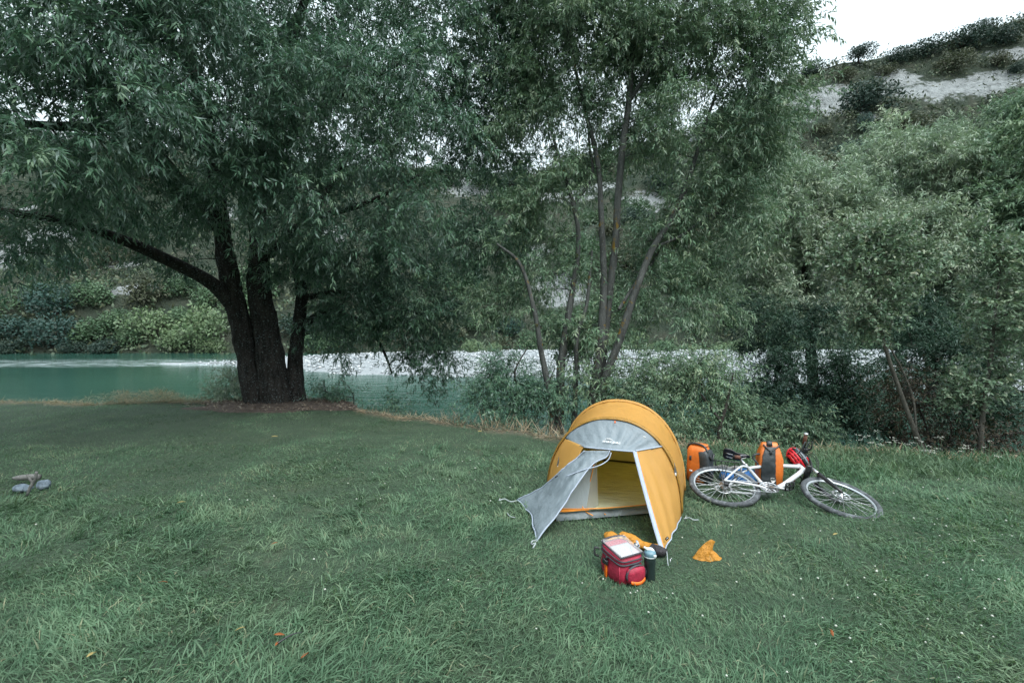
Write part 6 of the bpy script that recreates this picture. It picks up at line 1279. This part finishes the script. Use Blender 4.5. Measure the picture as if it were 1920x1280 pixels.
def sacks():
    p = on_ground(1180, 1018); root = empty('stuff_sack', p, 'long crumpled orange stuff sack with black end lying behind the red bag', 'stuff sack')
    g = lambda px, py, z: on_ground(px, py, z)
    part(crumple_tube([g(1134, 1000, .045), g(1144, 1006, .035), g(1158, 1013, .03), g(1170, 1012, .045), g(1184, 1015, .04), g(1200, 1020, .03), g(1220, 1026, .03), g(1232, 1029, .03)], [.016, .046, .044, .028, .062, .050, .030, .036, .04], .85, seed=2), 'sack_body', M['sack_orange'], root)
    part(crumple_tube([g(1160, 1009, .075), g(1168, 1005, .085), g(1180, 1008, .08), g(1192, 1014, .06)], [.012, .036, .03, .014], .9, 24, 20, .18, 7, 18), 'sack_fold', M['sack_orange'], root)
    part(crumple_tube([g(1222, 1027, .035), g(1236, 1032, .035), g(1247, 1034, .022)], [.042, .048, .03], .7, 20, 20, .16, 4), 'sack_end', M['sack_black'], root)
    G = np.array([[g(1171, 1022, .02), g(1182, 1024, .055), g(1194, 1020, .075), g(1192, 1012, .10)], [g(1176, 1027, .01), g(1190, 1030, .045), g(1200, 1024, .065), g(1196, 1013, .095)]])
    solid(part(sheet(MB(), G), 'label_band', M['tape_grey'], root), .004)
    part(box(MB(), g(1193, 1021, .082), (.036, .006, .022), rotz(-.3) @ rot_axis((0, 1, 0), .5) @ rot_axis((1, 0, 0), -.5)), 'label_patch', M['black_plastic'], root)
    part(box(MB(), g(1193.5, 1020.5, .088), (.014, .005, .010), rotz(-.3) @ rot_axis((0, 1, 0), .5) @ rot_axis((1, 0, 0), -.5)), 'label_print', M['white_print'], root)
    # small peaked sack
    p = on_ground(1325, 1046); root = empty('stuff_sack', p, 'small orange sack standing in a crumpled peak right of the tent', 'stuff sack')
    th = np.linspace(0, 2 * np.pi, 56, endpoint=False); zs = np.linspace(0, 1, 26); G = []
    for z in zs:
        xl = np.interp(z, [0, .3, .6, .85, 1], [-.098, -.076, -.052, -.026, -.006]); xr = np.interp(z, [0, .18, .45, .7, .88, 1], [.106, .076, .040, .046, .060, .030]); ey = .046 * (1 - z) ** 1.3 + .008
        x = (xl + xr) / 2 + (xr - xl) / 2 * np.cos(th); k = np.cos(th)
        crease = 1 + .28 * (np.abs(((k * 1.6 + .35 * z + 5) % 1) - .5) * 2 - .5) * (1 - .4 * z)
        G.append(np.stack([x, ey * np.sin(th) * crease, z * (.128 + .012 * np.cos(th * 1.0 + .4))], -1))
    G = np.array(G).transpose(1, 0, 2); V = G.reshape(-1, 3); V = V + .004 * vnoise(V, 24, 3, 2)[:, None] + p; V[:, 2] = np.maximum(V[:, 2], .004)
    part(MB().add(V, grid_faces(56, 26, True), np.array([np.arange(56) * 26 + 25])), 'sack_body', M['sack_orange'], root)
sacks()

# ------------------------------------------------------------------ ring of stones at the left
def stone(px, py, r, sq, seed, label):
    p = on_ground(px, py); mb = MB(); n, k = 20, 12; th = np.linspace(0, 2 * np.pi, n, endpoint=False); ph = np.linspace(.02, np.pi - .02, k); TH, PH = np.meshgrid(th, ph, indexing='ij')
    D = np.stack([np.sin(PH) * np.cos(TH), np.sin(PH) * np.sin(TH), np.cos(PH)], -1).reshape(-1, 3); rr = 1 + .28 * vnoise(D, 1.3, seed, 3); V = D * rr[:, None] * r * np.array([1, .8, sq]); V[:, 2] += r * sq * .55
    o = mb.add(V, grid_faces(n, k, True)).build('stone', M['stone'], smooth=False); o.location = p; tag(o, label, 'stone', 'stones of the little fire ring')
stone(39, 919, .066, .62, 3, 'grey stone at the left end under the weathered log')
stone(52, 919, .046, .75, 8, 'small pale stone in the middle, touching the forked stick')
stone(82, 913, .062, .8, 5, 'pale blue grey stone right of the forked stick')
def wood():
    p = on_ground(48, 905); mb = MB(); tube(mb, [np.array((-.13, 0, .050)), np.array((-.05, .0, .055)), np.array((.06, .01, .06)), np.array((.13, .02, .055))], np.array([.014, .03, .032, .03]), 12, smooth=True); o = mb.build('log', M['log']); o.location = p; tag(o, 'short weathered log laid across the stones at the left', 'log')
    p = on_ground(62, 923); mb = MB(); tube(mb, [(-.01, -.05, -.01), (.02, -.05, .06), (.045, -.04, .11)], np.array([.011, .013, .017]), 8, smooth=True); tube(mb, [(.045, -.04, .105), (.025, -.05, .15), (.002, -.055, .20)], np.array([.014, .011, .009]), 8, smooth=True); tube(mb, [(.045, -.04, .105), (.080, -.05, .155), (.098, -.055, .225)], np.array([.015, .013, .012]), 8, smooth=True)
    o = mb.build('forked_stick', M['log']); o.location = p; tag(o, 'weathered forked stick standing up between the stones', 'stick')
wood()
# fallen leaves and a black twig on the grass
def one_leaf(px, py, ln, mat, label, rz, z=.05, group='fallen leaves on the grass'):
    mb = MB(); n = 7; u_ = np.linspace(0, 1, n); w = .14 * np.sin(np.pi * u_ ** .8) + .008; G = np.stack([np.stack([u_ - .5, s * w, .12 * np.sin(np.pi * u_) + .03 * abs(s)], -1) for s in (-1, 0, 1)], 0) * ln
    o = sheet(mb, G, np.full(21, .4)).build('fallen_leaf', M[mat]); o.location = on_ground(px, py) + np.array([0, 0, z]); o.rotation_euler = (random.uniform(-.4, .4), random.uniform(-.3, .3), rz); tag(o, label, 'leaf', group); solid(o, .0008)
for a_ in [(306, 1106, .055, 'dry_leaf_orange', 'rust orange fallen leaf at the left in the long grass', .3), (515, 1031, .05, 'dry_leaf_orange', 'orange fallen leaf below the dark mown patch', .1), (524, 1207, .055, 'dry_leaf_orange', 'orange fallen leaf lying against the black twig', .3), (520, 1224, .045, 'dry_leaf_orange', 'orange fallen leaf just below the black twig', 1.6), (572, 1246, .045, 'dry_leaf_orange', 'orange fallen leaf right of the black twig near the bottom edge', .9), (340, 952, .07, 'dry_leaf_yellow', 'pale yellow willow leaf in the middle left of the lawn', .5), (172, 1245, .055, 'dry_leaf_yellow', 'pale tan fallen leaf near the bottom left corner', 1.5), (515, 825, .09, 'dry_leaf_yellow', 'yellow fallen leaf on the mown grass below the huge old willow', .4), (900, 815, .08, 'dry_leaf_yellow', 'yellow fallen leaf on the mown grass near the dry bank', .6), (1566, 1013, .05, 'dry_leaf_yellow', 'yellow fallen leaf below the front wheel', .2), (1560, 1203, .05, 'dry_leaf_orange', 'brown orange fallen leaf at the lower right of the lawn', 1.2), (450, 1196, .05, 'dry_leaf_yellow', 'pale fallen leaf left of the black twig', .4)]:
    one_leaf(*a_)
def twig():
    a, b = on_ground(518, 1207, .05), on_ground(566, 1184, .06); mb = MB(); tube(mb, [a, (a + b) / 2 + np.array([.0, .01, .008]), b], np.array([.0055, .004, .0015]), 6, smooth=True); o = mb.build('black_twig', M['black_plastic']); tag(o, 'short black twig lying in the foreground grass', 'twig')
twig()
